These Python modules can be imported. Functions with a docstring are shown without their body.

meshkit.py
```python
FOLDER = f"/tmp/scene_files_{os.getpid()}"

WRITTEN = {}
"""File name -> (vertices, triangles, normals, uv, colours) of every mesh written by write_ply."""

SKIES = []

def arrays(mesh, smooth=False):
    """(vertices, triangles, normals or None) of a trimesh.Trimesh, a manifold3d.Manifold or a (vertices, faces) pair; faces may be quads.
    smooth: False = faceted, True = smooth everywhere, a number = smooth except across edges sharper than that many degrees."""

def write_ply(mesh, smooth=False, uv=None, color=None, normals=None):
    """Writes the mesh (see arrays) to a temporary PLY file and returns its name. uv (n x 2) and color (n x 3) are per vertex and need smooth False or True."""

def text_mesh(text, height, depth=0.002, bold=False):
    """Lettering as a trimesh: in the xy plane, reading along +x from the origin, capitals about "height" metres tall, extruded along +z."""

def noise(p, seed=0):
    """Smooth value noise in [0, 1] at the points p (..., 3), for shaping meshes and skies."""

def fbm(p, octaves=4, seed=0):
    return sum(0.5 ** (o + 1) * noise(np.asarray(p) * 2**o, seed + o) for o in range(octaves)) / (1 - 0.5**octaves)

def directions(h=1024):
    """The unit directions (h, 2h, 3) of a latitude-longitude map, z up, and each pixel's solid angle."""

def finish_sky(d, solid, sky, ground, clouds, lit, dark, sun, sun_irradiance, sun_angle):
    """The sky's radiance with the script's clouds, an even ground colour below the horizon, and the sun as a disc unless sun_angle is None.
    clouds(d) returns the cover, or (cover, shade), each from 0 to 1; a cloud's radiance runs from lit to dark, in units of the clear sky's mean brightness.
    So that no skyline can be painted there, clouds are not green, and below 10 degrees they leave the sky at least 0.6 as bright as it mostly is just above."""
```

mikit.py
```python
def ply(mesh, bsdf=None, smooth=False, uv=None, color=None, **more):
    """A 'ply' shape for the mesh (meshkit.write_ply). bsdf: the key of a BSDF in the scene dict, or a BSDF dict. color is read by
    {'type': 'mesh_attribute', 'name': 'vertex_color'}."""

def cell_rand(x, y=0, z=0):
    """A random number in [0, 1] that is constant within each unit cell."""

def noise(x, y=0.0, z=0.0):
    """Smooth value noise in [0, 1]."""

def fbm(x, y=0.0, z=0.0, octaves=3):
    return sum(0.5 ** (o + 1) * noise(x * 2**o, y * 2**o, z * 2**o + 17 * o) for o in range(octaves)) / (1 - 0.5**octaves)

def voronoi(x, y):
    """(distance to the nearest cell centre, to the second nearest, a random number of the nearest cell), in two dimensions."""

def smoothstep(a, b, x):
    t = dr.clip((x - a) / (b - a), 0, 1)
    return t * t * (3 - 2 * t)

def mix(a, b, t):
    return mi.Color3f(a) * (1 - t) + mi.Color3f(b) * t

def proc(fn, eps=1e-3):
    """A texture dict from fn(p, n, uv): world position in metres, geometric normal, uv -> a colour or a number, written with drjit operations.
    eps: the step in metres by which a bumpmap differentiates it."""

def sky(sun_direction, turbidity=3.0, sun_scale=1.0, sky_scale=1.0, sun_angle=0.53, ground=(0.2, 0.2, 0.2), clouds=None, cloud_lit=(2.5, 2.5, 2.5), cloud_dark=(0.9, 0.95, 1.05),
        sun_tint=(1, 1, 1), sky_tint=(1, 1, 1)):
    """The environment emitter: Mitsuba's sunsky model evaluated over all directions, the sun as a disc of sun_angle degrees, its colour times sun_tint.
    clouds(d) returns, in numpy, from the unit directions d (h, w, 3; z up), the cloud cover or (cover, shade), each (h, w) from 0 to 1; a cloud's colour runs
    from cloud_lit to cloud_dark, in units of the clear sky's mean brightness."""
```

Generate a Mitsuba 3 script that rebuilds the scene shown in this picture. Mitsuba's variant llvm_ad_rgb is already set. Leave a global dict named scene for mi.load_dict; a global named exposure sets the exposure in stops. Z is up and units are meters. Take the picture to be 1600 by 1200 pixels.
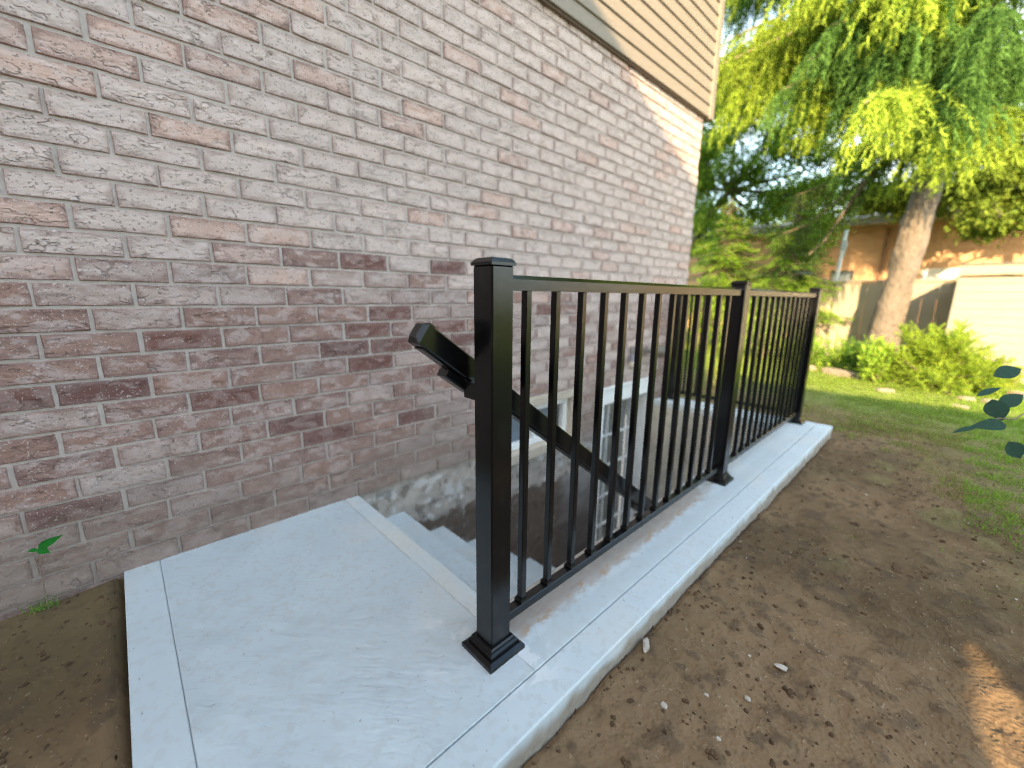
import math, random
import numpy as np, trimesh, drjit as dr, mitsuba as mi
import mikit, meshkit
from shapely.geometry import box as sbox, Polygon

T = mi.ScalarTransform4f
rng = np.random.default_rng(7)
random.seed(7)
scene, labels = {}, {}

# ------------------------------------------------------------------ camera, sky, exposure
C = np.array([1.9914, -0.6856, 1.0291])
R_ = np.array([0.68716241, 0.72643101, 0.01028659])
U_ = np.array([-0.1587236, 0.13629641, 0.97787019])
F_ = np.array([-0.7089532, 0.67358836, -0.20895951])
FPX = 645.26                       # focal length in pixels of a 1600 wide picture
scene['camera'] = {
    'type': 'thinlens', 'fov': math.degrees(2 * math.atan(800 / FPX)), 'fov_axis': 'x',
    'aperture_radius': 0.0062, 'focus_distance': 1.18, 'near_clip': 0.02, 'far_clip': 600.0,
    'to_world': T().look_at(origin=C.tolist(), target=(C + F_).tolist(), up=U_.tolist())}
SUN = np.array([1.0, -2.2, 0.95])


def clouds(d):
    q = d / np.maximum(d[..., 2:3] + 0.25, 0.05)
    c = meshkit.fbm(np.stack([q[..., 0] * 1.3, q[..., 1] * 1.3, q[..., 2] * 0 + 3.0], -1), 5, 3)
    return np.clip((c - 0.5) * 4.0, 0, 1) * 0.8


scene['sky'] = mikit.sky(SUN.tolist(), turbidity=3, sun_scale=0.40, sky_scale=1.0, sun_angle=0.6, clouds=clouds,
                         sun_tint=(1.0, 0.97, 0.9), sky_tint=(1.12, 0.98, 0.84), cloud_lit=(1.5, 1.5, 1.5), cloud_dark=(0.9, 0.95, 1.05))
exposure = 5.05

# ------------------------------------------------------------------ materials
noise, fbm, cell_rand, smoothstep, mix, voronoi = mikit.noise, mikit.fbm, mikit.cell_rand, mikit.smoothstep, mikit.mix, mikit.voronoi
RGB = lambda c: {'type': 'rgb', 'value': list(map(float, c))}


def two(b):
    return {'type': 'twosided', 'bsdf': b}


def prin(color, rough=0.6, spec=0.4, **k):
    return {'type': 'principled', 'base_color': color if isinstance(color, dict) else RGB(color), 'roughness': rough, 'specular': spec, **k}


def bump(b, fn, scale=1.0, eps=1e-3):
    return {'type': 'bumpmap', 'arbitrary': mikit.proc(fn, eps), 'scale': scale, 'bsdf': b}


def brick_col(p, n, uv):
    idx = dr.floor(uv.x * 0.5)
    typ = dr.floor(uv.y * 0.5)
    lu = uv.x - 2 * idx
    lv = uv.y - 2 * typ
    h1, h2 = cell_rand(idx, 3), cell_rand(idx, 9)
    pale = mix((0.56, 0.44, 0.39), (0.48, 0.385, 0.345), h1)
    mid = mix((0.32, 0.19, 0.15), (0.265, 0.165, 0.14), h2)
    dark = mix((0.175, 0.078, 0.060), (0.14, 0.070, 0.062), h1)
    pale_shaded = mix((0.42, 0.315, 0.275), (0.345, 0.262, 0.238), h1)  # pale brick darkened to stand for dim skylight low on the wall
    tan = mix((0.54, 0.365, 0.30), (0.47, 0.33, 0.285), h2)
    base = dr.select(typ < 0.5, pale, dr.select(typ < 1.5, mid, dr.select(typ < 2.5, dark, dr.select(typ < 3.5, tan, pale_shaded))))
    # pale wash smeared over the face, redder rim
    w = fbm(p.y * 22 + idx * 7.3, p.z * 40, idx, 4)
    edge = dr.minimum(dr.minimum(lu, 0.2335 - lu) * 0.8, dr.minimum(lv, 0.0742 - lv))
    rim = 1 - smoothstep(0.0, 0.02, edge + (w - 0.5) * 0.03)
    amt = smoothstep(0.45, 0.66, w) * dr.select(typ < 1.5, 0.62, dr.select(typ < 2.5, 0.30, 0.5))
    c = mix(base, mix((0.56, 0.445, 0.41), (0.45, 0.355, 0.33), smoothstep(1.25, 0.95, p.z)), amt)  # wash painted darker low down, where less skylight reaches
    c = mix(c, mix((0.26, 0.155, 0.13), (0.20, 0.12, 0.11), h2), rim * dr.select(typ < 0.5, 0.46, 0.7))
    s = noise(p.y * 260, p.z * 260, 4.0)
    c = mix(c, (0.58, 0.53, 0.51), smoothstep(0.80, 0.9, s) * 0.55)
    s2 = noise(p.y * 130, p.z * 190, 11.0) * 0.65 + 0.35 * noise(p.y * 300, p.z * 320, 2.0)
    c = mix(c, (0.15, 0.10, 0.09), smoothstep(0.66, 0.80, s2) * 0.6)
    crk = smoothstep(0.028, 0.0, dr.abs(fbm(p.y * 26 + idx * 5, p.z * 44 + idx, 1.0, 3) - 0.5)) * smoothstep(0.58, 0.70, noise(p.y * 26 + idx, p.z * 34, 8.0))
    # soiling low on the wall: rain splash
    g = smoothstep(0.50, 0.02, p.z + (fbm(p.y * 3, p.z * 6, 2.0) - 0.5) * 0.4)
    c = mix(c, (0.16, 0.105, 0.09), crk * 0.24)
    return mix(c, mix((0.165, 0.125, 0.105), (0.25, 0.20, 0.17), fbm(p.y * 40, p.z * 50, 6.0, 3)), g * 0.66)


def brick_h(p, n, uv):
    idx = dr.floor(uv.x * 0.5)
    w1 = fbm(p.y * 20 + idx * 3.1, p.z * 42, idx * 1.7, 3)
    ridge = dr.abs(fbm(p.y * 26 + idx * 5, p.z * 44 + idx, 1.0, 3) - 0.5)
    crease = smoothstep(0.04, 0.0, ridge) * smoothstep(0.58, 0.70, noise(p.y * 26 + idx, p.z * 34, 8.0))
    return 0.009 * w1 - 0.006 * crease + 0.0022 * noise(p.y * 190, p.z * 190, 2.0)


scene['brick_bsdf'] = two(bump(prin(mikit.proc(brick_col), 0.85, 0.25), brick_h, 1.0, 8e-4))


def mortar_col(p, n, uv):
    w = fbm(p.y * 60, p.z * 60, 0.0, 3)
    c = mix((0.52, 0.45, 0.405), (0.39, 0.33, 0.295), w)
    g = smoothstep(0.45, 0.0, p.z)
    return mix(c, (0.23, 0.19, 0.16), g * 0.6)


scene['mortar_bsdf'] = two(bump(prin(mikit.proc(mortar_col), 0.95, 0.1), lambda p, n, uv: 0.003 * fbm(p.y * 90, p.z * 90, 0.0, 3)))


def found_col(p, n, uv):
    w = fbm(p.y * 5, p.z * 6, 1.0, 4)
    f = fbm(p.y * 30, p.z * 26, 5.0, 3)
    pale = mix((0.46, 0.40, 0.35), (0.30, 0.255, 0.22), f)
    pale = mix(pale, (0.52, 0.50, 0.48), smoothstep(0.60, 0.74, fbm(p.y * 13, p.z * 16, 9.0, 3)) * 0.8)
    pale = mix(pale, (0.10, 0.083, 0.07), smoothstep(0.56, 0.70, fbm(p.y * 21 + 3, p.z * 19, 12.0, 4)) * 0.55)
    dark = mix((0.10, 0.07, 0.052), (0.15, 0.118, 0.095), f)
    dark = mix(dark, (0.23, 0.22, 0.21), smoothstep(0.68, 0.80, fbm(p.y * 24, p.z * 30, 3.0, 3)) * 0.55)
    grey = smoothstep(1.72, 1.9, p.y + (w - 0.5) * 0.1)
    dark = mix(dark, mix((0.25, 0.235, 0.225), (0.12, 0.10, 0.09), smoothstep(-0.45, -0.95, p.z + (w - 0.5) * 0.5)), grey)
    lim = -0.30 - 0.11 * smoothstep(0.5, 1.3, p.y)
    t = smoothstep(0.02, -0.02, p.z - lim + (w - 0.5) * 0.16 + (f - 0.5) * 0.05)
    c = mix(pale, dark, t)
    joint = smoothstep(0.008, 0.002, dr.abs(p.y - 0.80 + (f - 0.5) * 0.01)) + smoothstep(0.008, 0.002, dr.abs(p.y - 1.73 + (f - 0.5) * 0.01))
    return mix(c, (0.36, 0.34, 0.32), joint * 0.5 * smoothstep(0.4, 0.6, noise(p.z * 30, p.y * 3)))


def found_h(p, n, uv):
    return 0.014 * fbm(p.y * 14, p.z * 14, 2.0, 4) + 0.003 * fbm(p.y * 90, p.z * 90, 1.0, 2)


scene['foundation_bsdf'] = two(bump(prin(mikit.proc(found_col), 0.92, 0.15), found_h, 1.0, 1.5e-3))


def conc_base(p):
    w = fbm(p.x * 5, p.y * 5, p.z * 5, 4)
    f = fbm(p.x * 60, p.y * 60, p.z * 60, 3)
    c = mix((0.455, 0.512, 0.542), (0.435, 0.49, 0.52), smoothstep(0.35, 0.65, w))
    c = mix(c, (0.40, 0.41, 0.40), smoothstep(0.5, 0.75, f) * 0.35)
    # warm patches and pale efflorescence
    c = mix(c, (0.55, 0.515, 0.455), smoothstep(0.55, 0.7, fbm(p.x * 3.1 + 5, p.y * 3.1, 2.0, 3)) * 0.22)
    return mix(c, (0.14, 0.12, 0.10), smoothstep(0.955, 0.98, noise(p.x * 120, p.y * 120, 3.0)) * 0.6)


scene['concrete_bsdf'] = two(bump(prin(mikit.proc(lambda p, n, uv: conc_base(p)), 0.75, 0.3),
                                  lambda p, n, uv: 0.0012 * fbm(p.x * 45, p.y * 45, p.z * 45, 3) + 0.0005 * noise(p.x * 260, p.y * 260)))


def broom_k(p):
    a, k = (p.x + p.y) * 0.7071, (p.x - p.y) * 0.7071
    w = 0.022 * (noise(a * 19, k * 7, 1.0) - 0.5) + 0.014 * (noise(a * 42, k * 16, 6.0) - 0.5) + 0.05 * (noise(a * 4, k * 3, 4.0) - 0.5)
    return a, k + w


def broom_h(p, n, uv):
    a, k = broom_k(p)
    u = k * 52 + 1.2 * noise(k * 9, a * 5, 2.0)
    saw = u - dr.floor(u)
    patch = smoothstep(0.32, 0.62, fbm(p.x * 7, p.y * 7, 6.0, 3))
    r = saw * smoothstep(1.0, 0.82, saw) * (0.3 + 0.7 * noise(a * 14, dr.floor(u) * 3.7, 5.0))
    return 0.005 * r * (0.7 + 0.3 * patch) + 0.0012 * noise(k * 190, a * 8, 3.0) + 0.0014 * fbm(p.x * 30, p.y * 30, 2.0, 3)


def broom_col(p, n, uv):
    c = conc_base(p)
    a, k = broom_k(p)
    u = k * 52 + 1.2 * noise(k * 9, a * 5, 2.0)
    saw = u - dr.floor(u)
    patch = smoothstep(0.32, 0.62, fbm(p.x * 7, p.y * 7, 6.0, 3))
    c = mix(c, (0.34, 0.36, 0.37), smoothstep(0.78, 0.93, saw) * 0.35 * (0.7 + 0.3 * patch) * noise(a * 14, dr.floor(u) * 3.7, 5.0))  # groove lines darkened to stand for the relief's own shade
    e = fbm((p.x - 1.1) * 16, p.y * 16, 4.0, 4)
    near = smoothstep(0.16, 0.04, dr.sqrt(dr.square(p.x - 1.10) + dr.square(p.y + 0.10)))
    return mix(c, (0.72, 0.73, 0.74), near * smoothstep(0.48, 0.62, e) * 0.4)


scene['nosing_bsdf'] = two(bump(prin(mikit.proc(lambda p, n, uv: mix(conc_base(p), (0.54, 0.50, 0.43), 0.08 + 0.40 * smoothstep(0.3, 0.7, fbm(p.x * 4, p.y * 9, 1.0, 3)))), 0.75, 0.3),
                                lambda p, n, uv: 0.0012 * fbm(p.x * 45, p.y * 45, p.z * 45, 3)))

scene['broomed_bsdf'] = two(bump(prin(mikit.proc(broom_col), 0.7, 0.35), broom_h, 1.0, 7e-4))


def curb_col(p, n, uv):
    c = conc_base(p)
    f = fbm(p.x * 35, p.y * 22, 3.0, 4)
    s = fbm(p.x * 70, p.y * 45, 8.0, 3)
    # the muddy, rusty strip that the bottom rail has dripped
    d = p.x - 1.232 - (f - 0.5) * 0.055
    strip = smoothstep(0.022, -0.012, d) * smoothstep(0.03, 0.10, p.y) * smoothstep(1.66, 1.4, p.y + (f - 0.5) * .3)
    c = mix(c, mix((0.36, 0.31, 0.27), (0.27, 0.20, 0.15), s), strip * 0.75)
    rust = smoothstep(0.56, 0.68, s) * smoothstep(0.03, 0.0, dr.abs(p.x - 1.228 - (f - 0.5) * 0.05)) * smoothstep(0.03, 0.1, p.y) * smoothstep(1.5, 1.2, p.y)
    c = mix(c, (0.36, 0.21, 0.10), rust * 0.6)
    wet = smoothstep(0.05, 0.085, p.x - 1.19 + (f - 0.5) * 0.05) * smoothstep(1.36, 1.30, p.x) * smoothstep(3.2, 2.2, p.y)
    c = mix(c, (0.37, 0.415, 0.435), wet * 0.45)
    e = fbm(p.x * 26, p.y * 20, 14.0, 4)
    near = smoothstep(0.15, 0.03, dr.sqrt(dr.square(p.x - 1.30) + dr.square(p.y - 0.02)))
    c = mix(c, (0.74, 0.75, 0.76), near * smoothstep(0.46, 0.6, e) * 0.4)
    # splashed soil, deepened to stand for shade, on the vertical outer face
    side = smoothstep(-0.012, -0.055, p.z + (fbm(p.y * 14, p.z * 14, 2.0, 3) - 0.5) * 0.05) * smoothstep(1.43, 1.446, p.x)
    return mix(c, mix((0.27, 0.22, 0.165), (0.17, 0.125, 0.085), fbm(p.y * 50, p.z * 60, 3.0, 3)), side * 0.85)


scene['curb_bsdf'] = two(bump(prin(mikit.proc(curb_col), 0.7, 0.35), lambda p, n, uv: 0.0010 * fbm(p.x * 45, p.y * 45, p.z * 45, 3)))


def retain_col(p, n, uv):
    w = fbm(p.x * 5, p.y * 5, p.z * 4, 4)
    f = fbm(p.x * 25, p.y * 25, p.z * 25, 3)
    c = mix((0.50, 0.455, 0.375), (0.40, 0.37, 0.315), smoothstep(0.35, 0.7, w))
    c = mix(c, (0.30, 0.275, 0.24), smoothstep(0.58, 0.72, f) * 0.6)
    return mix(c, (0.57, 0.55, 0.51), smoothstep(-0.07, -0.05, p.z))


scene['retaining_bsdf'] = two(bump(prin(mikit.proc(retain_col), 0.85, 0.2), lambda p, n, uv: 0.003 * fbm(p.x * 30, p.y * 30, p.z * 30, 3)))


def paint_h(p, n, uv):
    return 0.00012 * noise(p.x * 500, p.y * 500, p.z * 500)


scene['black_paint'] = two(bump(prin(mikit.proc(lambda p, n, uv: mix((0.004, 0.004, 0.0045), (0.008, 0.008, 0.008), smoothstep(0.55, 0.8, fbm(p.x * 30, p.y * 30, p.z * 12, 3)))), 0.15, 0.42), paint_h, 1.0, 5e-4))


def soil_at(p):
    """how much lawn there is (0 bare, 1 thick)"""
    w = fbm(p.x * 1.3, p.y * 1.3, 0.0, 3)
    d = p.y - 3.1 + 0.55 * (p.x - 1.5) + (w - 0.5) * 2.6
    a = smoothstep(-0.4, 1.9, d)
    right = smoothstep(2.0, 2.55, p.x + (w - 0.5) * 0.9) * smoothstep(1.0, 2.0, p.y + (w - .5))
    blot = smoothstep(0.66, 0.76, fbm(p.x * 3.3, p.y * 3.3, 7.0, 3)) * smoothstep(1.0, 1.6, p.y) * smoothstep(1.6, 1.9, p.x)
    return dr.maximum(a, dr.maximum(right, blot * 0.7))


def ground_col(p, n, uv):
    w = fbm(p.x * 2.2, p.y * 2.2, 1.0, 4)
    f = fbm(p.x * 22, p.y * 22, 2.0, 4)
    g = noise(p.x * 140, p.y * 140, 1.0)
    soil = mix((0.165, 0.110, 0.062), (0.105, 0.071, 0.040), smoothstep(0.35, 0.68, w))
    soil = mix(soil, (0.22, 0.145, 0.085), smoothstep(0.55, 0.75, fbm(p.x * 1.1 + 9, p.y * 1.1, 4.0, 3)) * 0.55)
    soil = mix(soil, (0.07, 0.05, 0.035), smoothstep(0.52, 0.72, f) * 0.55)
    soil = mix(soil, (0.36, 0.29, 0.21), smoothstep(0.9, 0.97, g) * 0.45)
    left = smoothstep(0.2, -0.3, p.x - 0.5) * smoothstep(-0.5, -0.9, p.y)
    soil = mix(soil, (0.105, 0.085, 0.045), left * 0.5)
    dry = mix((0.19, 0.17, 0.075), (0.11, 0.10, 0.045), f)
    green = mix((0.16, 0.23, 0.045), (0.09, 0.14, 0.025), f)
    t = smoothstep(4.1, 5.7, p.y + 0.6 * (p.x - 1.5) + (w - 0.5) * 1.5)
    return mix(soil, mix(dry, green, t), soil_at(p) * 0.8)


def ground_h(p, n, uv):
    return 0.012 * fbm(p.x * 22, p.y * 22, 2.0, 4) + 0.004 * noise(p.x * 140, p.y * 140, 1.0)


scene['ground_bsdf'] = two(bump(prin(mikit.proc(ground_col), 0.95, 0.1), ground_h, 1.0, 2e-3))
scene['clod_bsdf'] = prin(mikit.proc(lambda p, n, uv: mix((0.055, 0.036, 0.022), (0.12, 0.075, 0.045), noise(p.x * 40, p.y * 40, p.z * 40))), 0.95, 0.1)
scene['pebble_bsdf'] = prin(mikit.proc(lambda p, n, uv: mix((0.46, 0.42, 0.36), (0.30, 0.26, 0.22), noise(p.x * 25, p.y * 25, p.z * 60))), 0.8, 0.2)
scene['stone_bsdf'] = two(bump(prin(mikit.proc(lambda p, n, uv: mix((0.36, 0.29, 0.23), (0.22, 0.18, 0.15), fbm(p.x * 14, p.y * 14, p.z * 14, 3))), 0.9, 0.15), lambda p, n, uv: 0.006 * fbm(p.x * 30, p.y * 30, p.z * 30, 3)))

scene['siding_bsdf'] = two(bump(prin(mikit.proc(lambda p, n, uv: mix((0.235, 0.195, 0.155), (0.215, 0.18, 0.145), fbm(p.x * 8, p.y * 2, p.z * 20, 3))), 0.55, 0.35), lambda p, n, uv: 0.0006 * fbm(p.y * 6, p.z * 140, 0.0, 2)))
scene['trim_brown'] = two(prin((0.13, 0.09, 0.065), 0.6))
scene['white_paint'] = two(prin(mikit.proc(lambda p, n, uv: mix((0.74, 0.745, 0.74), (0.66, 0.66, 0.65), fbm(p.x * 9, p.y * 9, p.z * 9, 3))), 0.45, 0.4))
scene['beige_trim'] = two(prin(mikit.proc(lambda p, n, uv: mix((0.50, 0.43, 0.35), (0.38, 0.32, 0.26), fbm(p.x * 20, p.y * 20, p.z * 20, 3))), 0.8))
scene['pane_bsdf'] = {'type': 'thindielectric', 'int_ior': 1.52}
scene['curtain_bsdf'] = two(prin((0.13, 0.15, 0.14), 0.8))
scene['sky_blind_bsdf'] = two(prin((0.18, 0.225, 0.28), 0.6))  # blue put into the backing for the sky reflected in the panes
scene['lamp_grey'] = two(prin((0.16, 0.155, 0.175), 0.4, 0.5))
scene['lamp_bronze'] = two(prin((0.13, 0.11, 0.09), 0.4, 0.5))
scene['lamp_lens'] = two(prin((0.48, 0.44, 0.36), 0.3, 0.5))


def wood_col(p, n, uv):
    b = cell_rand(dr.floor(p.x * 5.1 + 0.4), 2)
    g = fbm(p.x * 60 + b * 30, p.z * 3, b * 9, 3)
    c = mix((0.42, 0.36, 0.275), (0.31, 0.265, 0.20), g)
    c = mix(c, (0.36, 0.33, 0.28), b * 0.6)
    return mix(c, (0.22, 0.19, 0.15), smoothstep(0.25, -0.15, p.z + (g - .5) * .3) * 0.5)


scene['fence_wood'] = two(bump(prin(mikit.proc(wood_col), 0.85, 0.2), lambda p, n, uv: 0.002 * fbm(p.x * 90, p.z * 4, 1.0, 2)))
scene['shed_siding'] = two(prin(mikit.proc(lambda p, n, uv: mix((0.27, 0.257, 0.21), (0.245, 0.23, 0.187), fbm(p.x * 4, p.y * 4, p.z * 10, 3))), 0.55, 0.3))
scene['shed_trim'] = two(prin((0.34, 0.29, 0.21), 0.6))
scene['roof_shingle'] = two(prin(mikit.proc(lambda p, n, uv: mix((0.10, 0.085, 0.075), (0.16, 0.14, 0.125), cell_rand(dr.floor(p.x * 4), dr.floor(p.y * 7), dr.floor(p.z * 8)))), 0.9))


def far_brick(p, n, uv):
    row = dr.floor(p.z / 0.075)
    h = p.x + p.y
    sh = h / 0.21 + 0.5 * (row - 2 * dr.floor(row / 2))
    fz = p.z / 0.075 - row
    fu = sh - dr.floor(sh)
    b = cell_rand(dr.floor(sh), row)
    c = mix((0.62, 0.36, 0.20), (0.50, 0.26, 0.14), b)
    m = dr.maximum(smoothstep(0.86, 0.92, fz), smoothstep(0.94, 0.97, fu))
    return mix(c, (0.60, 0.48, 0.36), m)


scene['far_brick'] = two(prin(mikit.proc(far_brick), 0.9, 0.15))
scene['neighbour_brick'] = two(prin((0.52, 0.42, 0.34), 0.9, 0.15))
scene['soffit_white'] = two(prin((0.36, 0.31, 0.26), 0.6))
scene['galvanised'] = two(prin((0.46, 0.55, 0.58), 0.4, 0.5, metallic=0.4))
scene['dark_metal'] = two(prin((0.07, 0.07, 0.065), 0.5))
scene['downspout_brown'] = two(prin((0.26, 0.13, 0.07), 0.5))


def bark_col(p, n, uv):
    w = fbm(p.x * 9, p.y * 9, p.z * 5, 3)
    v = fbm(p.x * 45, p.y * 45, p.z * 22, 3)
    c = mix((0.22, 0.19, 0.165), (0.145, 0.123, 0.105), w)
    return mix(c, (0.10, 0.075, 0.06), smoothstep(0.52, 0.68, v) * 0.75)


scene['bark'] = two(bump(prin(mikit.proc(bark_col), 0.95, 0.1), lambda p, n, uv: 0.03 * fbm(p.x * 30, p.y * 30, p.z * 14, 3), 1.0, 3e-3))
scene['twig_bark'] = two(prin((0.20, 0.155, 0.115), 0.9))
scene['leaf_bsdf'] = {'type': 'principledthin', 'base_color': {'type': 'mesh_attribute', 'name': 'vertex_color'}, 'roughness': 0.55, 'diff_trans': 0.75, 'specular': 0.3} if False else \
    {'type': 'principledthin', 'base_color': {'type': 'mesh_attribute', 'name': 'vertex_color'}, 'roughness': 0.55, 'diff_trans': 0.8}


# ------------------------------------------------------------------ helpers
def add(key, mesh, bsdf, smooth=False, **k):
    name, i = key, 0
    while name in scene:
        i += 1
        name = f'{key}_{i:03d}'
    scene[name] = mikit.ply(mesh, bsdf, smooth, **k)
    return name


def tag(key, label, cat=None, group=None, kind=None):
    labels[key] = {k: v for k, v in dict(label=label, category=cat, group=group, kind=kind).items() if v}


def cbox(lo, hi, c=0.004):
    lo, hi = np.array(lo, float), np.array(hi, float)
    c = min(c, 0.45 * (hi - lo).min())
    pts = []
    for s in np.ndindex(2, 2, 2):
        q = np.where(np.array(s) == 0, lo, hi)
        d = np.where(np.array(s) == 0, 1, -1) * c
        for k in range(3):
            o = d.copy(); o[k] = 0
            pts.append(q + o)
    return trimesh.convex.convex_hull(np.array(pts))


def pbox(lo, hi):
    m = trimesh.creation.box(np.array(hi, float) - np.array(lo, float))
    m.apply_translation((np.array(hi, float) + np.array(lo, float)) / 2)
    return m


def cat(ms):
    return trimesh.util.concatenate(ms)


def tube(pts, rad, sides=8, cap=True):
    p = np.asarray(pts, float)
    r = np.broadcast_to(rad, (len(p),)).astype(float)
    t = np.gradient(p, axis=0)
    t /= np.linalg.norm(t, axis=1, keepdims=True) + 1e-12
    a = np.cross(t, np.where(np.abs(t[:, 2:]) < 0.9, [0, 0, 1.0], [1.0, 0, 0]))
    a /= np.linalg.norm(a, axis=1, keepdims=True) + 1e-12
    b = np.cross(t, a)
    ang = np.arange(sides) * 2 * np.pi / sides
    v = (p[:, None] + r[:, None, None] * (np.cos(ang)[None, :, None] * a[:, None] + np.sin(ang)[None, :, None] * b[:, None])).reshape(-1, 3)
    i, j = np.meshgrid(np.arange(len(p) - 1), np.arange(sides), indexing='ij')
    q = np.stack([i * sides + j, i * sides + (j + 1) % sides, (i + 1) * sides + (j + 1) % sides, (i + 1) * sides + j], -1).reshape(-1, 4)
    f = np.vstack([q[:, [0, 1, 2]], q[:, [0, 2, 3]]])
    if cap:
        n = len(v)
        v = np.vstack([v, p[0], p[-1]])
        k = np.arange(sides)
        f = np.vstack([f, np.stack([k * 0 + n, (k + 1) % sides, k], 1), np.stack([k * 0 + n + 1, k + (len(p) - 1) * sides, (k + 1) % sides + (len(p) - 1) * sides], 1)])
    return trimesh.Trimesh(v, f, process=False)


def yz_slab(poly, x0, x1):
    """a shapely polygon in (y, z) extruded from x0 to x1"""
    m = trimesh.creation.extrude_polygon(poly, x1 - x0, engine='earcut')
    v = np.array(m.vertices)
    m.vertices = np.stack([v[:, 2] + x0, v[:, 0], v[:, 1]], 1)
    m.fix_normals()
    return m


def norm(a):
    return a / (np.linalg.norm(a, axis=-1, keepdims=True) + 1e-12)


def leaves(pos, axis, nrm, length, width, col, fold=0.25):
    """rhombic leaves of two triangles, folded on the midrib; returns mesh, colours"""
    n = len(pos)
    axis = norm(axis)
    side = norm(np.cross(nrm, axis))
    up = np.cross(axis, side)
    L = np.broadcast_to(length, (n,))[:, None]
    W = np.broadcast_to(width, (n,))[:, None]
    a, tip = pos, pos + axis * L
    m = pos + axis * L * 0.45
    l = m + side * W * 0.5 + up * W * fold
    r = m - side * W * 0.5 + up * W * fold
    v = np.stack([a, l, tip, r], 1).reshape(-1, 3)
    k = np.arange(n)[:, None] * 4
    f = np.concatenate([k + [0, 2, 1], k + [0, 3, 2]], 1).reshape(-1, 3)
    return (v, f), np.repeat(col, 4, 0)


def needles(pos, axis, nrm, length, width, col):
    """single slim triangles"""
    n = len(pos)
    axis = norm(axis)
    side = norm(np.cross(nrm, axis)) * (np.broadcast_to(width, (n,))[:, None] * 0.5)
    v = np.stack([pos - side, pos + side, pos + axis * np.broadcast_to(length, (n,))[:, None]], 1).reshape(-1, 3)
    return (v, np.arange(3 * n).reshape(-1, 3)), np.repeat(col, 3, 0)


def join(parts):
    vs, fs, cs, o = [], [], [], 0
    for (v, f), c in parts:
        vs.append(v); fs.append(f + o); cs.append(c); o += len(v)
    return (np.vstack(vs), np.vstack(fs)), np.vstack(cs)


def rdir(n):
    return norm(rng.normal(size=(n, 3)))


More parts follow.
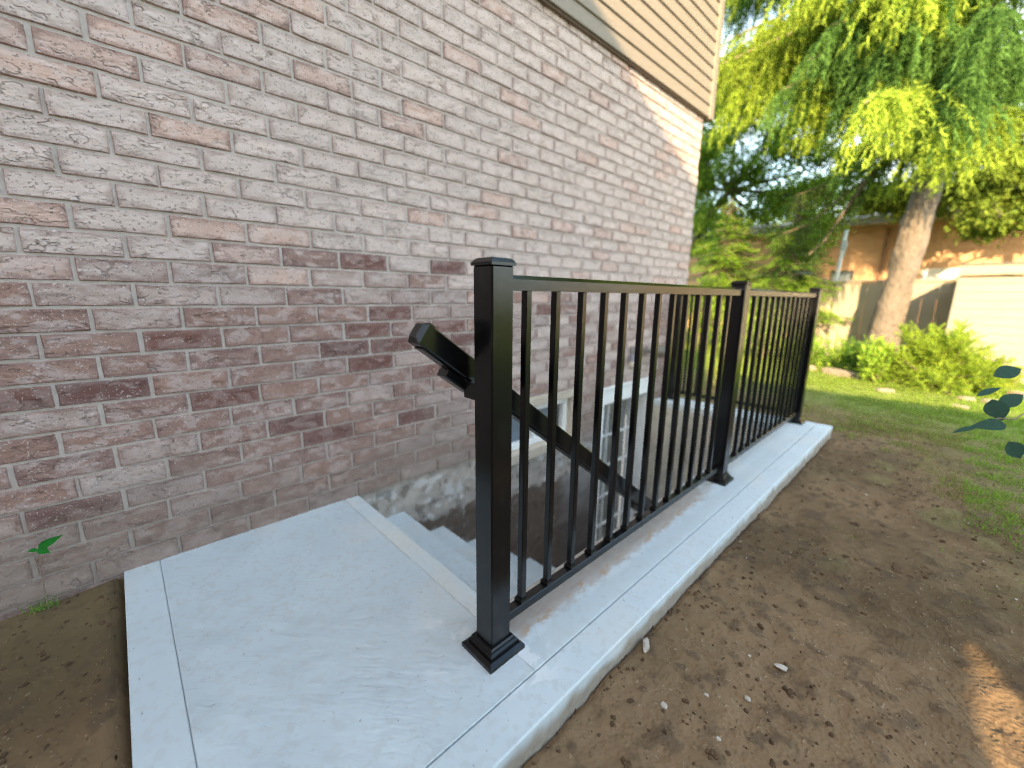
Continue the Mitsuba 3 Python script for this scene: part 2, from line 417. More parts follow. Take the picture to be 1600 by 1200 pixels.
def tint(n, a, b, s=0.15):
    t = rng.random((n, 1))
    return np.clip((np.array(a) * (1 - t) + np.array(b) * t) * (1 + s * rng.normal(size=(n, 1))), 0.004, 0.8)


# ------------------------------------------------------------------ the house beside the landing
YC, ZS = 3.756, 2.755          # far corner of the brickwork, underside of the siding
WIN = (1.10, 1.885, -0.11, 0.268)     # y0, y1, z0, z1
DOOR = (2.27, 3.09, -1.82, 0.235)
CH, BL, Z0 = 0.082, 0.2431, 0.8125    # course height, brick module, a bed joint
Y0B = -0.6282

tag('house', 'pinkish brick house wall with beige lap siding above, running along the basement stair', 'house')
wall_poly = Polygon([(-9, -0.10), (-.72, -0.10), (-.72, -.004), (1.92, -0.004), (1.92, -0.19), (YC - .004, -0.19), (YC - .004, ZS), (-9, ZS)])
wall_poly = wall_poly.difference(sbox(WIN[0], WIN[2], WIN[1], WIN[3])).difference(sbox(DOOR[0], DOOR[2], DOOR[1], DOOR[3]))
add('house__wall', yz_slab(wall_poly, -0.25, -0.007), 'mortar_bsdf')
labels['house__wall'] = {'label': 'pale grey mortar bed of the brick wall'}


def brick_mesh(y0, y1, z0, z1, idx, typ, xoff):
    ny, nz, c = 4, 2, 0.0035
    ys = np.linspace(y0 + c, y1 - c, ny + 1)
    zs = np.linspace(z0 + c, z1 - c, nz + 1)
    Y, Zz = np.meshgrid(ys, zs, indexing='ij')
    X = xoff + rng.normal(0, 0.0007, Y.shape)
    front = np.stack([X, Y + rng.normal(0, .0011, Y.shape), Zz + rng.normal(0, .0011, Y.shape)], -1).reshape(-1, 3)
    i, j = np.meshgrid(np.arange(ny), np.arange(nz), indexing='ij')
    a = i * (nz + 1) + j
    quads = [np.stack([a, a + nz + 1, a + nz + 2, a + 1], -1).reshape(-1, 4)]
    ring = [k * (nz + 1) for k in range(ny + 1)] + [ny * (nz + 1) + k for k in range(1, nz + 1)] + \
           [k * (nz + 1) + nz for k in range(ny - 1, -1, -1)] + [k for k in range(nz - 1, 0, -1)]
    n0 = len(front)
    r = front[ring].copy()
    cy, cz = (y0 + y1) / 2, (z0 + z1) / 2
    e = r.copy()
    e[:, 0] = -0.0075
    e[:, 1] = np.clip(cy + (r[:, 1] - cy) * (1 + 2 * c / (y1 - y0)), y0, y1)
    e[:, 2] = np.clip(cz + (r[:, 2] - cz) * (1 + 2 * c / (z1 - z0)), z0, z1)
    m = len(ring)
    k = np.arange(m)
    quads.append(np.stack([np.array(ring)[k], n0 + k, n0 + (k + 1) % m, np.array(ring)[(k + 1) % m]], -1))
    v = np.vstack([front, e])
    q = np.vstack(quads)
    f = np.vstack([q[:, [0, 1, 2]], q[:, [0, 2, 3]]])
    uv = np.stack([2 * idx + np.clip(v[:, 1] - y0, 0, 1.9), 2 * typ + np.clip(v[:, 2] - z0, 0, 1.9)], 1)
    return v, f, uv


def project(q):
    d = np.asarray(q) - C
    return 800 + FPX * (d @ R_) / (d @ F_), 600 - FPX * (d @ U_) / (d @ F_), d @ F_


bricks = []
idx = 0
openings = [sbox(WIN[0] - .002, WIN[2] - .0, WIN[1] + .002, WIN[3] + .045), sbox(DOOR[0] - .002, DOOR[2], DOOR[1] + .047, DOOR[3] + .02)]
for k in range(-12, 25):
    zb = Z0 + k * CH + 0.0038
    zt = zb + CH - 0.0078
    if zt > ZS:
        zt = ZS - 0.004
        if zt - zb < .02:
            continue
    shift = (0.47 if k % 2 else 0.0) * BL + rng.normal(0, 0.006)
    n0 = int((-2.6 - Y0B) / BL)
    for j in range(n0, 20):
        ya = Y0B + j * BL + shift + 0.0052 + rng.normal(0, .0012)
        yb = ya + BL - 0.0096 + rng.normal(0, .0012)
        if yb > YC: yb = YC
        if yb - ya < 0.03: continue
        if k == -12 and not ya > 1.85: continue
        if k == -11 and not (ya > 1.85 or yb < -0.75): continue
        if k < -12: continue
        b = sbox(ya, zb, yb, zt)
        for o in openings:
            b = b.difference(o)
        for g in getattr(b, 'geoms', [b]):
            if g.is_empty: continue
            a0, c0, a1, c1 = g.bounds
            if a1 - a0 < 0.02 or c1 - c0 < 0.02: continue
            ctr = np.array([0, (a0 + a1) / 2, (c0 + c1) / 2])
            px, py, dep = project(ctr)
            low = 1 / (1 + math.exp((ctr[2] - 1.12) / .10))
            lefty = 1 / (1 + math.exp((ctr[1] - .75) / .25))
            blot = meshkit.noise(np.array([[ctr[1] * 1.5, ctr[2] * 2.6, 3.0]]))[0]
            band = math.exp(-((ctr[2] - .72) / .30) ** 2)
            pd = .01 + low * (.05 + .25 * band * lefty * (.3 + 1.2 * blot))
            pm = .10 + low * (.25 + .30 * lefty)
            pd = pd if ctr[2] < 1.3 else 0
            pm = pm if ctr[2] < 2.1 else .04
            u = rng.random()
            typ = 2 if u < pd else ((1 if rng.random() < low else 3) if u < pd + pm else 0)
            if typ == 0 and low > .5 and rng.random() < .85 - .4 * max(0, min(1, ctr[1] - .8)): typ = 4  # low pale bricks take the tone with skylight shade painted in
            if typ == 0 and low < .5 and rng.random() < .12: typ = 3
            area = abs(np.dot(ctr - C, [1, 0, 0])) / np.linalg.norm(ctr - C) ** 3 if dep > 0.1 and -60 < px < 1660 and -60 < py < 1260 else 0
            bricks.append((area, brick_mesh(a0, a1, c0, c1, idx, typ, rng.normal(0, .0014)), typ))
            idx += 1
bricks.sort(key=lambda b: -b[0])
for area, (v, f, uv), typ in bricks[:298]:
    add('house__brick', (v, f), 'brick_bsdf', uv=uv)
vs, fs, us, o = [], [], [], 0
for area, (v, f, uv), typ in bricks[298:]:
    vs.append(v); fs.append(f + o); us.append(uv); o += len(v)
add('house__brickwork', (np.vstack(vs), np.vstack(fs)), 'brick_bsdf', uv=np.vstack(us))
labels['house__brickwork'] = {'label': 'the smaller, farther bricks of the wall', 'kind': 'stuff'}
# gable side of the house (behind the corner) and the rest of the block
add('house__side_wall', pbox((-9, YC - .25, -0.3), (-0.25, YC - .006, 5.3)), 'neighbour_brick')
add('house__upper_wall', pbox((-9, -9, 4.19), (-0.0, YC - .02, 5.4)), 'siding_bsdf')
add('house__roof', cat([trimesh.convex.convex_hull([(-9.4, -9.4, 5.4), (.45, -9.4, 5.4), (.45, YC + .45, 5.4), (-9.4, YC + .45, 5.4), (-4.5, -6, 7.8), (-4.5, YC - 3, 7.8)])]), 'roof_shingle')

# foundation (rough parged concrete), a displaced sheet with real openings
gy = np.concatenate([np.arange(-9, 0.05, 0.5), np.arange(0.05, 3.30, 0.025), [3.3, 3.755]])
gz = np.arange(-2.0, -0.0059, 0.0249)
gz[-1] = -0.006
Yg, Zg = np.meshgrid(gy, gz, indexing='ij')
P = np.stack([Yg * 6, Zg * 6, 0 * Yg], -1)
Xg = -0.022 + 0.030 * (meshkit.fbm(P, 4, 2) - 0.5) + 0.012 * (meshkit.fbm(P * 4, 3, 5) - 0.5)
Xg = np.minimum(Xg, -0.004)
vv = np.stack([Xg, Yg, Zg], -1).reshape(-1, 3)
ii, jj = np.meshgrid(np.arange(len(gy) - 1), np.arange(len(gz) - 1), indexing='ij')
cy, cz = (gy[:-1] + gy[1:])[ii] / 2, (gz[:-1] + gz[1:])[jj] / 2
keep = ~((cy > DOOR[0]) & (cy < DOOR[1]) & (cz > DOOR[2])) & ~((cy > WIN[0]) & (cy < WIN[1]) & (cz > WIN[2])) & ~((cy > 1.92) & (cz > -.185))
a = (ii * len(gz) + jj)[keep]
fq = np.stack([a, a + len(gz), a + len(gz) + 1, a + 1], -1)
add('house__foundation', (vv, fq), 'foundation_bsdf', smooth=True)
labels['house__foundation'] = {'label': 'rough grey foundation wall, dark brown and damp lower down'}

# siding
nb = 13
for i in range(nb):
    z = ZS + i * 0.107
    y1 = YC + 0.035
    v = np.array([(0.052, 0, z), (0.038, 0, z + .112), (0.0, 0, z + .112), (0.0, 0, z), (0.048, 0, z - .004), (.052, 0, z + .004)])
    sec = Polygon([(0.0, z), (0.036, z), (0.039, z + .004), (0.026, z + .1065), (0.0, z + .1065)])
    m = trimesh.creation.extrude_polygon(sec, 12.6, engine='earcut')
    w = np.array(m.vertices)
    m.vertices = np.stack([w[:, 0], w[:, 2] + y1 - 12.6, w[:, 1]], 1)
    m.fix_normals()
    add('house__siding_board', m, 'siding_bsdf')
add('house__corner_board', cbox((-0.05, YC + .037, ZS - .012), (0.05, YC + .118, 5.38), .004), 'siding_bsdf')
add('house__starter_trim', cbox((-0.002, -8.8, ZS - .014), (0.026, YC + .03, ZS - .003), .004), 'trim_brown')
labels['house__starter_trim'] = {'label': 'brown trim strip under the lowest siding board'}

# basement window: slider with two panes
y0, y1, z0, z1 = WIN
fr = [cbox((-.10, y0, z0 + .04), (-.045, y0 + .05, z1 - .03)), cbox((-.10, y1 - .058, z0 + .04), (-.045, y1 - .012, z1 - .03)),
      cbox((-.10, y0 + .05, z1 - .075), (-.047, y1 - .058, z1 - .03)), cbox((-.10, y0 + .05, z0 + .04), (-.047, y1 - .058, z0 + .085)),
      cbox((-.095, 1.472, z0 + .085), (-.043, 1.502, z1 - .075))]
add('house__window', cat(fr), 'white_paint')
labels['house__window'] = {'label': 'small white framed basement slider window'}
add('house__window__pane', pbox((-.078, y0 + .045, z0 + .08), (-.0775, 1.48, z1 - .07)), 'pane_bsdf')
add('house__window__pane', pbox((-.070, 1.495, z0 + .08), (-.0695, y1 - .055, z1 - .07)), 'pane_bsdf')
add('house__window__blind', pbox((-.16, y0 + .02, z0 + .05), (-.13, y1 - .02, z1 - .02)), 'sky_blind_bsdf')
add('house__window__sill', cat([cbox((-.10, y0 - .01, z0 - .045), (.012, y1 + .015, z0 + .038), .008)]), 'beige_trim')
add('house__window__lintel', cbox((-.09, y0 - .06, z1 - .028), (.003, y1 + .03, z1 + .044), .006), 'beige_trim')
add('house__window__reveal', cbox((-.10, y1 - .011, z0 + .04), (-.001, y1 + .001, z1 - .03), .002), 'beige_trim')

# basement door, fifteen lights
y0, y1, z0, z1 = DOOR
dl, drr, dx = 2.33, 3.086, -.14
add('house__door', cat([cbox((dx - .045, dl, z0 + .02), (dx, dl + .103, .16)), cbox((dx - .045, drr - .053, z0 + .02), (dx, drr, .16)),
                        cbox((dx - .044, dl + .103, .024), (dx - .001, drr - .053, .16)), cbox((dx - .044, dl + .103, z0 + .02), (dx - .001, drr - .053, -1.576))]), 'white_paint')
labels['house__door'] = {'label': 'white basement door with fifteen small panes'}
gy0, gy1, gz0, gz1 = dl + .103, drr - .053, -1.576, .024
for i in (1, 2):
    yy = gy0 + (gy1 - gy0) * i / 3
    add('house__door__muntin', cbox((dx - .034, yy - .0085, gz0), (dx - .004, yy + .0085, gz1), .003), 'white_paint')
for i in (1, 2, 3, 4):
    zz = gz1 + (gz0 - gz1) * i / 5
    add('house__door__muntin', cbox((dx - .033, gy0, zz - .0085), (dx - .006, gy1, zz + .0085), .003), 'white_paint')
for i in range(3):
    for j in range(5):
        ya, yb = gy0 + (gy1 - gy0) * i / 3 + .004, gy0 + (gy1 - gy0) * (i + 1) / 3 - .004
        za, zb = gz1 + (gz0 - gz1) * (j + 1) / 5 + .004, gz1 + (gz0 - gz1) * j / 5 - .004
        add('house__door__pane', pbox((dx - .0212, ya, za), (dx - .0208, yb, zb)), 'pane_bsdf')
yy = np.linspace(gy0 - .05, gy1 + .05, 120)
xx = dx - .085 + .012 * np.sin(yy * 75) + .008 * np.sin(yy * 31 + 1)
cv = np.vstack([np.stack([xx, yy, yy * 0 + .09], 1), np.stack([xx, yy, yy * 0 - 1.65], 1)])
k = np.arange(119)
add('house__door__curtain', (cv, np.stack([k, k + 1, k + 121, k + 120], 1)), 'curtain_bsdf', smooth=True)
add('house__door__handle', cat([cbox((dx + .001, dl + .02, -.93), (dx + .013, dl + .065, -.73), .006), tube([(dx + .01, dl + .043, -.85), (dx + .05, dl + .043, -.85), (dx + .055, dl + .05, -.85), (dx + .055, dl + .14, -.85)], .008)]), 'dark_metal')
add('house__door_frame', cat([cbox((-.22, y0 + .001, z0), (.006, dl - .002, .096), .005), cbox((-.22, drr + .001, z0), (.008, y1 + .045, .096), .005),
                              cbox((-.22, y0 - .0, .097), (.010, y1 + .045, z1 - .004), .005), cbox((-.12, y0 - .01, z1 - .003), (.022, y1 + .05, z1 + .018), .005)]), 'white_paint')
labels['house__door_frame'] = {'label': 'deep white frame round the basement door'}
add('house__threshold', cbox((-.12, y0, -1.86), (.03, y1, -1.80), .005), 'dark_metal')

# ------------------------------------------------------------------ twin floodlight over the door
tag('floodlight', 'twin-headed security light with grey and bronze heads on the bricks above the white door', 'wall light')


def lathe_along(p0, d, prof, sides=20):
    """profile [(s, r)] along the direction d from p0"""
    d = np.array(d, float) / np.linalg.norm(d)
    return tube([np.array(p0) + d * s for s, r in prof], [r for s, r in prof], sides)


fy, fz = 2.74, 0.53
add('floodlight__base', lathe_along((-.002, fy, fz), (1, 0, 0), [(0, .056), (.012, .056), (.02, .048), (.03, .03), (.0301, .001)]), 'lamp_bronze', smooth=30)
add('floodlight__arm', cat([tube([(.02, fy - .01, fz), (.06, fy - .08, fz + .02), (.085, fy - .17, fz + .0)], .010, 10),
                            tube([(.02, fy + .01, fz), (.06, fy + .03, fz + .02), (.08, fy + .06, fz + .02)], .010, 10)]), 'lamp_bronze', smooth=30)
add('floodlight__lamp_head', lathe_along((.085, fy - .165, fz + .005), (.45, -.25, -.80), [(0, .018), (.02, .034), (.06, .046), (.085, .05), (.0851, .001)]), 'lamp_grey', smooth=30)
add('floodlight__lens', lathe_along((.085 + .47 * .0855, fy - .165 - .26 * .0855, fz + .005 - .84 * .0855), (.45, -.25, -.80), [(0, .048), (.03, .05), (.05, .04), (.062, .015), (.064, .001)]), 'lamp_lens', smooth=30)
add('floodlight__lamp_head', lathe_along((.08, fy + .05, fz + .022), (.2, 1, -.10), [(0, .014), (.08, .020), (.13, .032), (.21, .058), (.25, .062), (.2501, .001)]), 'lamp_bronze', smooth=30)

# ------------------------------------------------------------------ concrete: landing, stairs, curb
XO, XS, XI, YE, YF, YN = 1.447, 1.342, 1.083, 3.503, -0.796, 0.109
tag('concrete_landing', 'pale grey broom-finished concrete landing at the head of the basement stair', 'landing')
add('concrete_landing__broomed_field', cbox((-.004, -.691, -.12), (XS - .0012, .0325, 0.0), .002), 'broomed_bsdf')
add('concrete_landing__front_border', cbox((-.004, YF, -.30), (XS - .0012, -.693, 0.0), .002), 'concrete_bsdf')
add('concrete_landing__nosing_border', cbox((-.004, .034, -.195), (XI + .004, YN, 0.0), .004), 'nosing_bsdf')
add('concrete_landing__base', pbox((-.002, YF + .006, -.4), (XS + .02, .10, -.009)), 'concrete_bsdf')

tag('concrete_stairs', 'smooth pale concrete steps going down beside the house wall to the basement door', 'stairs')
rise, run = 0.2013, 0.268
for i in range(1, 9):
    ya, yb = YN + (i - 1) * run - .05, YN + i * run
    add('concrete_stairs__step', cbox((-.03, ya, -rise * i - .19), (XI + .006, yb, -rise * i), .007), 'concrete_bsdf')
add('concrete_stairs__stair_floor', pbox((-.03, YN + 8 * run - .05, -2.1), (XI + .006, 3.3, -1.815)), 'concrete_bsdf')

tag('concrete_curb', 'long pale concrete curb wall round the basement stairwell, carrying the black railing', 'curb wall')
add('concrete_curb__border_strip', cbox((XS + .001, YF, -.30), (XO, YE, 0.0), .0045), 'curb_bsdf')
add('concrete_curb__top_strip', cbox((XI + .0045, .0332, -.25), (XS - .0012, YE, 0.0), .002), 'curb_bsdf')
add('concrete_curb__return_strip', cbox((-.004, 3.219, -.06), (XI - .001, YE, -0.001), .005), 'curb_bsdf')
add('concrete_curb__retaining_wall', cat([pbox((XI + .004, YN + .01, -2.1), (XO - .006, YE - .006, -.2)), pbox((-.02, 3.223, -2.1), (XI + .003, YE - .007, -.052))]), 'retaining_bsdf')
add('concrete_curb__base', pbox((XI + .01, .06, -.24), (XS + .05, YE - .01, -.009)), 'curb_bsdf')
labels['concrete_curb__retaining_wall'] = {'label': 'beige poured wall inside the stairwell'}

# ------------------------------------------------------------------ black railing
tag('railing', 'black metal guard railing with square posts and slim pickets on the concrete curb', 'railing')
XR, Y2, Y3, HP = 1.20, 1.7173, 3.4029, 1.1


def post(x, y):
    w = 0.0365
    key = add('railing__post', cbox((x - w, y - w, .004), (x + w, y + w, HP + .001), .0045), 'black_paint')
    cap = trimesh.convex.convex_hull([(x + sx * a, y + sy * a, z) for sx in (-1, 1) for sy in (-1, 1) for a, z in ((w + .0028, HP), (w + .0028, HP + .007), (w - .006, HP + .0175), (.0, HP + .019))])
    add(key + '__cap', cap, 'black_paint')
    b = []
    for a, z, h, t in ((.067, 0.0005, .020, .010), (.052, .0205, .014, .006), (.0455, .0345, .012, .004)):
        lo = z
        b.append(trimesh.convex.convex_hull([(x + sx * aa, y + sy * aa, zz) for sx in (-1, 1) for sy in (-1, 1) for aa, zz in ((a, lo), (a, lo + h * .62), (a - t, lo + h))]))
    bm = cat(b)
    add(key + '__base_plate', bm, 'black_paint')
    return key


def top_rail(p0, p1):
    d = np.array(p1) - np.array(p0)
    L = np.linalg.norm(d)
    h = .0235
    prof = Polygon([(-h, 0.0), (h, 0.0), (h, .028), (h - .003, .031), (h - .010, .038), (-h + .010, .038), (-h + .003, .031), (-h, .028)])
    m = trimesh.creation.extrude_polygon(prof, L, engine='earcut')
    w = np.array(m.vertices)
    u = d / L
    s = np.cross([0, 0, 1.0], u)
    m.vertices = np.array(p0) + w[:, 2:3] * u - w[:, :1] * s + w[:, 1:2] * np.array([0, 0, 1.0])
    m.fix_normals()
    add('railing__top_rail', m, 'black_paint')


def rails(p0, p1, n, first, pitch):
    p0, p1 = np.array(p0, float), np.array(p1, float)
    u = (p1 - p0) / np.linalg.norm(p1 - p0)
    s = np.cross(u, [0, 0, 1.0])
    a, b = p0 + u * .0365, p1 - u * .0365
    top_rail(np.append(a[:2], 1.042), np.append(b[:2], 1.042))
    q = [pt + sg * s * .0165 for pt in (a, b) for sg in (-1, 1)]
    lo, hi = np.min(q, 0), np.max(q, 0)
    lo[2], hi[2] = .066, .096
    add('railing__bottom_rail', cbox(lo, hi, .003), 'black_paint')
    for i in range(n):
        c = p0 + u * (first + pitch * i + rng.normal(0, .0006))
        w = .0107
        pm = cbox((c[0] - w, c[1] - w, .095), (c[0] + w, c[1] + w, 1.043), .0022)
        so = trimesh.convex.convex_hull([(c[0] + sx * aa, c[1] + sy * aa, zz) for sx in (-1, 1) for sy in (-1, 1) for aa, zz in ((.0158, .0955), (.0158, .103), (.013, .110))])
        add('railing__picket', cat([pm, so]), 'black_paint')


for px_, py_ in ((XR, 0.0), (XR, Y2), (XR, Y3), (0.092, Y3)):
    post(px_, py_)
rails((XR, 0, 0), (XR, Y2, 0), 13, .117, .1205)
rails((XR, Y2, 0), (XR, Y3, 0), 13, .117, .1205)
rails((XR, Y3, 0), (.092, Y3, 0), 8, .123, .1225)

# handrail on the stair side of the railing
tag('handrail', 'sloping black square handrail passing behind the nearest railing post', 'handrail')
hs = np.array([0, 1.0, -.734]); hs /= np.linalg.norm(hs)
hn = np.array([0, .734, 1.0]); hn /= np.linalg.norm(hn)
E0 = np.array([1.085, -.113, .95]) + np.array([0, 0, 0])      # upper end, on the top edge


def along(s0, s1, t0, t1, hx, ch=.004, cap=0):
    pts = []
    for s, inset in ((s0, cap), (s0 + cap, 0), (s1, 0)):
        for sx in (-1, 1):
            for t, tt in ((t0, 1), (t1, -1)):
                for cx, ct in ((ch, 0), (0, ch)):
                    pts.append(E0 + hs * s + np.array([sx * (hx - inset - cx), 0, 0]) + hn * (t + tt * (inset + ct)))
    return trimesh.convex.convex_hull(np.array(pts))


Lh = 1.53
add('handrail__rail', along(.0, Lh, -.058, 0, .0255), 'black_paint')
add('handrail__end_cap', along(-.030, -.0005, -.060, .002, .0275, .003, .012), 'black_paint')
add('handrail__lip', along(.002, Lh - .01, -.064, -.0585, .019), 'black_paint')
add('handrail__bracket', cat([along(.10, .20, -.088, -.0645, .021), pbox((1.10, -.020, .755), (1.168, .03, .80))]), 'black_paint')
add('handrail__bracket', cat([along(1.38, 1.46, -.088, -.0645, .020), pbox((1.08, 1.0, -.07), (1.09, 1.05, .0))]), 'black_paint')

# ------------------------------------------------------------------ ground
def ground_z(x, y):
    P2 = np.stack([x, y, 0 * x], -1)
    z = -.075 - .008 * np.clip(y, 0, 4) - .06 * np.clip((y - 3.6) / 3.0, 0, 1)
    z = z + .05 * np.clip((x - 1.6) / 2.5, -1, 1) * np.clip((4 - y) / 3, 0, 1) * (x > 1.6) * 0.5
    left = np.clip((-.70 - y) / .12, 0, 1) * np.clip((1.30 - x) / .2, 0, 1)
    z = z * (1 - left) + left * (-.016 - .07 * np.clip(-.82 - y, 0, 1))
    amp = np.clip(1.2 - np.abs(y) / 18, 0.3, 1)
    z = z + amp * (.040 * (meshkit.fbm(P2 * 1.7, 3, 1) - .5) + .024 * (meshkit.fbm(P2 * 9, 3, 4) - .5) + .016 * (meshkit.fbm(P2 * 36, 2, 6) - .5)) * (1 - .6 * left)
    return np.where((x < 1.447) & (y > -.8) & (y < 3.5) & (x > 0), -.12, z)


gx = np.concatenate([[-250, -120, -60, -30, -18, -12, -9], np.arange(-6, -.01, .15), np.arange(0, 1.42, .045), np.arange(1.435, 3.1, .018), np.arange(3.1, 6.5, .1), [7, 8, 9, 11, 14, 20, 30, 60, 120, 250]])
gyy = np.concatenate([[-250, -120, -60, -30, -15, -9, -6, -4, -3], np.arange(-2.5, -.80, .03), np.arange(-.785, 3.5, .022), np.arange(3.52, 10.6, .055), np.arange(11, 18, .5), [20, 24, 30, 45, 80, 150, 300]])
Xm, Ym = np.meshgrid(gx, gyy, indexing='ij')
Zm = ground_z(Xm, Ym)
Zm = np.where((np.abs(Xm) > 20) | (np.abs(Ym) > 25), -.25, Zm)
ii, jj = np.meshgrid(np.arange(len(gx) - 1), np.arange(len(gyy) - 1), indexing='ij')
cx, cyy = (gx[:-1] + gx[1:])[ii] / 2, (gyy[:-1] + gyy[1:])[jj] / 2
hole = ((cx < -.03) & (cx > -8.9) & (cyy < 3.70) & (cyy > -8.9)) | ((cx > -.03) & (cx < 1.435) & (cyy > -.775) & (cyy < 3.48))
a = (ii * len(gyy) + jj)[~hole]
add('ground', (np.stack([Xm, Ym, Zm], -1).reshape(-1, 3), np.stack([a, a + len(gyy), a + len(gyy) + 1, a + 1], -1)), 'ground_bsdf', smooth=True)
tag('ground', 'bare brown soil turning into patchy lawn towards the back', kind='structure')

# soil litter
ico = trimesh.creation.icosphere(subdivisions=1)
ico0 = trimesh.creation.icosphere(subdivisions=0)


def litter(n, x0, x1, y0, y1, smin, smax, flat, seed, dens=None):
    r = np.random.default_rng(seed)
    vs, fs, o = [], [], 0
    for _ in range(n):
        x, y = r.uniform(x0, x1), r.uniform(y0, y1)
        if x < 1.448 and y > -.82: continue
        if dens is not None and r.random() > dens(x, y): continue
        s = smin * (smax / smin) ** (r.random() ** 2.2)
        ic = ico0 if s < .007 else ico
        v = ic.vertices * (1 + .55 * (r.random((len(ic.vertices), 1)) - .5)) * s * np.array([r.uniform(.7, 1.4), r.uniform(.7, 1.4), flat * r.uniform(.6, 1.2)])
        th = r.uniform(0, 6.3)
        cth, sth = math.cos(th), math.sin(th)
        v = v @ np.array([[cth, sth, 0], [-sth, cth, 0], [0, 0, 1]])
        z = float(ground_z(np.array([x]), np.array([y]))[0])
        vs.append(v + [x, y, z + s * flat * .35]); fs.append(ic.faces + o); o += len(v)
    return np.vstack(vs), np.vstack(fs)


def clumpy(x, y):
    return float(np.clip((meshkit.fbm(np.array([[x * 2.1, y * 2.1, 5.0]]), 3, 8)[0] - .36) * 4, .06, 1))


m = litter(7000, 1.46, 3.2, -.7, 4.4, .002, .0085, .75, 11, clumpy)
m3 = litter(1500, 1.449, 1.53, -.6, 3.5, .0015, .007, .75, 14, lambda x, y: math.exp(-(x - 1.449) / .03))
m = (np.vstack([m[0], m3[0]]), np.vstack([m[1], m3[1] + len(m[0])]))
m2 = litter(1300, -.0, 1.4, -1.5, -.80, .0018, .008, .7, 12, clumpy)
add('soil_clods', (np.vstack([m[0], m2[0]]), np.vstack([m[1], m2[1] + len(m[0])])), 'clod_bsdf')
tag('soil_clods', 'dark crumbs of soil scattered over the bare earth', kind='stuff')
add('gravel', litter(420, 1.46, 3.3, -.6, 4.2, .0015, .006, .6, 13, clumpy), 'pebble_bsdf')
tag('gravel', 'tiny pale pebbles sprinkled in the bare soil', kind='stuff')

sr = np.random.default_rng(31)
sx_, sy_ = np.concatenate([sr.uniform(1.47, 3.2, 1500), sr.uniform(0, 1.4, 220)]), np.concatenate([sr.uniform(-.6, 4.2, 1500), sr.uniform(-1.4, -.81, 220)])
sz_ = ground_z(sx_, sy_) + .004
sn = len(sx_)
sd_ = np.stack([sr.normal(size=sn), sr.normal(size=sn), sr.normal(0, .12, sn)], 1)
(v, f), cc = needles(np.stack([sx_, sy_, sz_], 1), sd_, np.stack([sr.normal(0, .3, sn), sr.normal(0, .3, sn), np.ones(sn)], 1), sr.uniform(.008, .026, sn), sr.uniform(.0012, .003, sn), tint(sn, (.30, .23, .13), (.17, .12, .07)))
add('straw_bits', (v, f), 'leaf_bsdf', color=cc)
tag('straw_bits', 'short dry straw and root bits lying on the bare soil', kind='stuff')


def chip(key, x, y, lx, ly, h, ang, label, group=None):
    r = np.random.default_rng(int(x * 1000 + y * 77) % 9999)
    pts = r.normal(size=(26, 3)); pts /= np.linalg.norm(pts, axis=1, keepdims=True)
    pts = pts * [lx, ly, h]
    ca, sa = math.cos(ang), math.sin(ang)
    pts = pts @ np.array([[ca, sa, 0], [-sa, ca, 0], [0, 0, 1]])
    z = float(ground_z(np.array([x]), np.array([y]))[0])
    k = add(key, trimesh.convex.convex_hull(pts + [x, y, z + h * .45]), 'pebble_bsdf')
    tag(k, label, 'stone', group)


chip('concrete_scrap', 1.475, .415, .012, .034, .012, .5, 'long pale scrap of concrete lying against the curb wall')
chip('pale_stone', 1.797, .663, .020, .012, .006, .3, 'flat pale stone chip in the middle of the bare soil')
chip('pale_stone', 1.609, .274, .010, .012, .006, .8, 'rounded whitish pebble nearest the camera beside the curb')
chip('pale_stone', 1.76, .472, .008, .010, .006, 1.3, 'small whitish pebble between the flat chip and the nearest pebble')
chip('pale_stone', 1.677, .391, .006, .008, .005, 2.0, 'tiny whitish pebble just past the nearest pebble')
LUMP = ['dark crumbly soil lump just behind the flat pale stone chip', 'large dark soil lump right of the flat pale stone chip', 'dark soil lump at the bottom edge nearest the curb wall', 'dark soil lump nearest the camera at the bottom edge',
        'dark soil lump right of the rounded whitish pebble', 'dark soil lump on the edge of the grass beyond the middle post', 'dark flat lump of soil left of the grass edge beyond the middle post', 'dark soil lump out on the right, short of the lawn']
for (x, y, sx, sy) in ((1.70, .80, .010, .012), (1.835, .575, .014, .015), (1.62, .06, .011, .015), (1.66, .02, .012, .010), (1.755, .23, .010, .011), (1.91, 2.0, .014, .011), (1.81, 1.9, .012, .014), (2.0, 1.55, .014, .012)):
    r = np.random.default_rng(int(x * 997 + y * 31))
    vs, fs, o = [], [], 0
    for _ in range(9):
        s = r.uniform(.3, .65) * sx
        v = ico.vertices * (1 + .4 * (r.random((42, 1)) - .5)) * s * [1, 1, .7]
        vs.append(v + [r.normal(0, sx * .5), r.normal(0, sy * .5), s * .4]); fs.append(ico.faces + o); o += 42
    z = float(ground_z(np.array([x]), np.array([y]))[0])
    k = add('soil_lump', (np.vstack(vs) + [x, y, z], np.vstack(fs)), 'clod_bsdf')
    tag(k, LUMP.pop(0), 'soil lump')


# ------------------------------------------------------------------ grass
def np_s(a, b, x):
    t = np.clip((x - a) / (b - a), 0, 1)
    return t * t * (3 - 2 * t)


def lawn_amount(x, y):
    P2 = np.stack([x * 1.3, y * 1.3, 0 * x], -1)
    w = meshkit.fbm(P2, 3)
    a = np_s(-.4, 1.9, y - 3.1 + .55 * (x - 1.5) + (w - .5) * 2.6)
    right = np_s(2.0, 2.55, x + (w - .5) * .9) * np_s(1.0, 2.0, y + (w - .5))
    blot = np_s(.62, .72, meshkit.fbm(np.stack([x * 3.3, y * 3.3, 0 * x + 7], -1), 3)) * np_s(1., 1.6, y) * np_s(1.6, 1.9, x)
    return np.maximum(a, np.maximum(right, blot * .7))


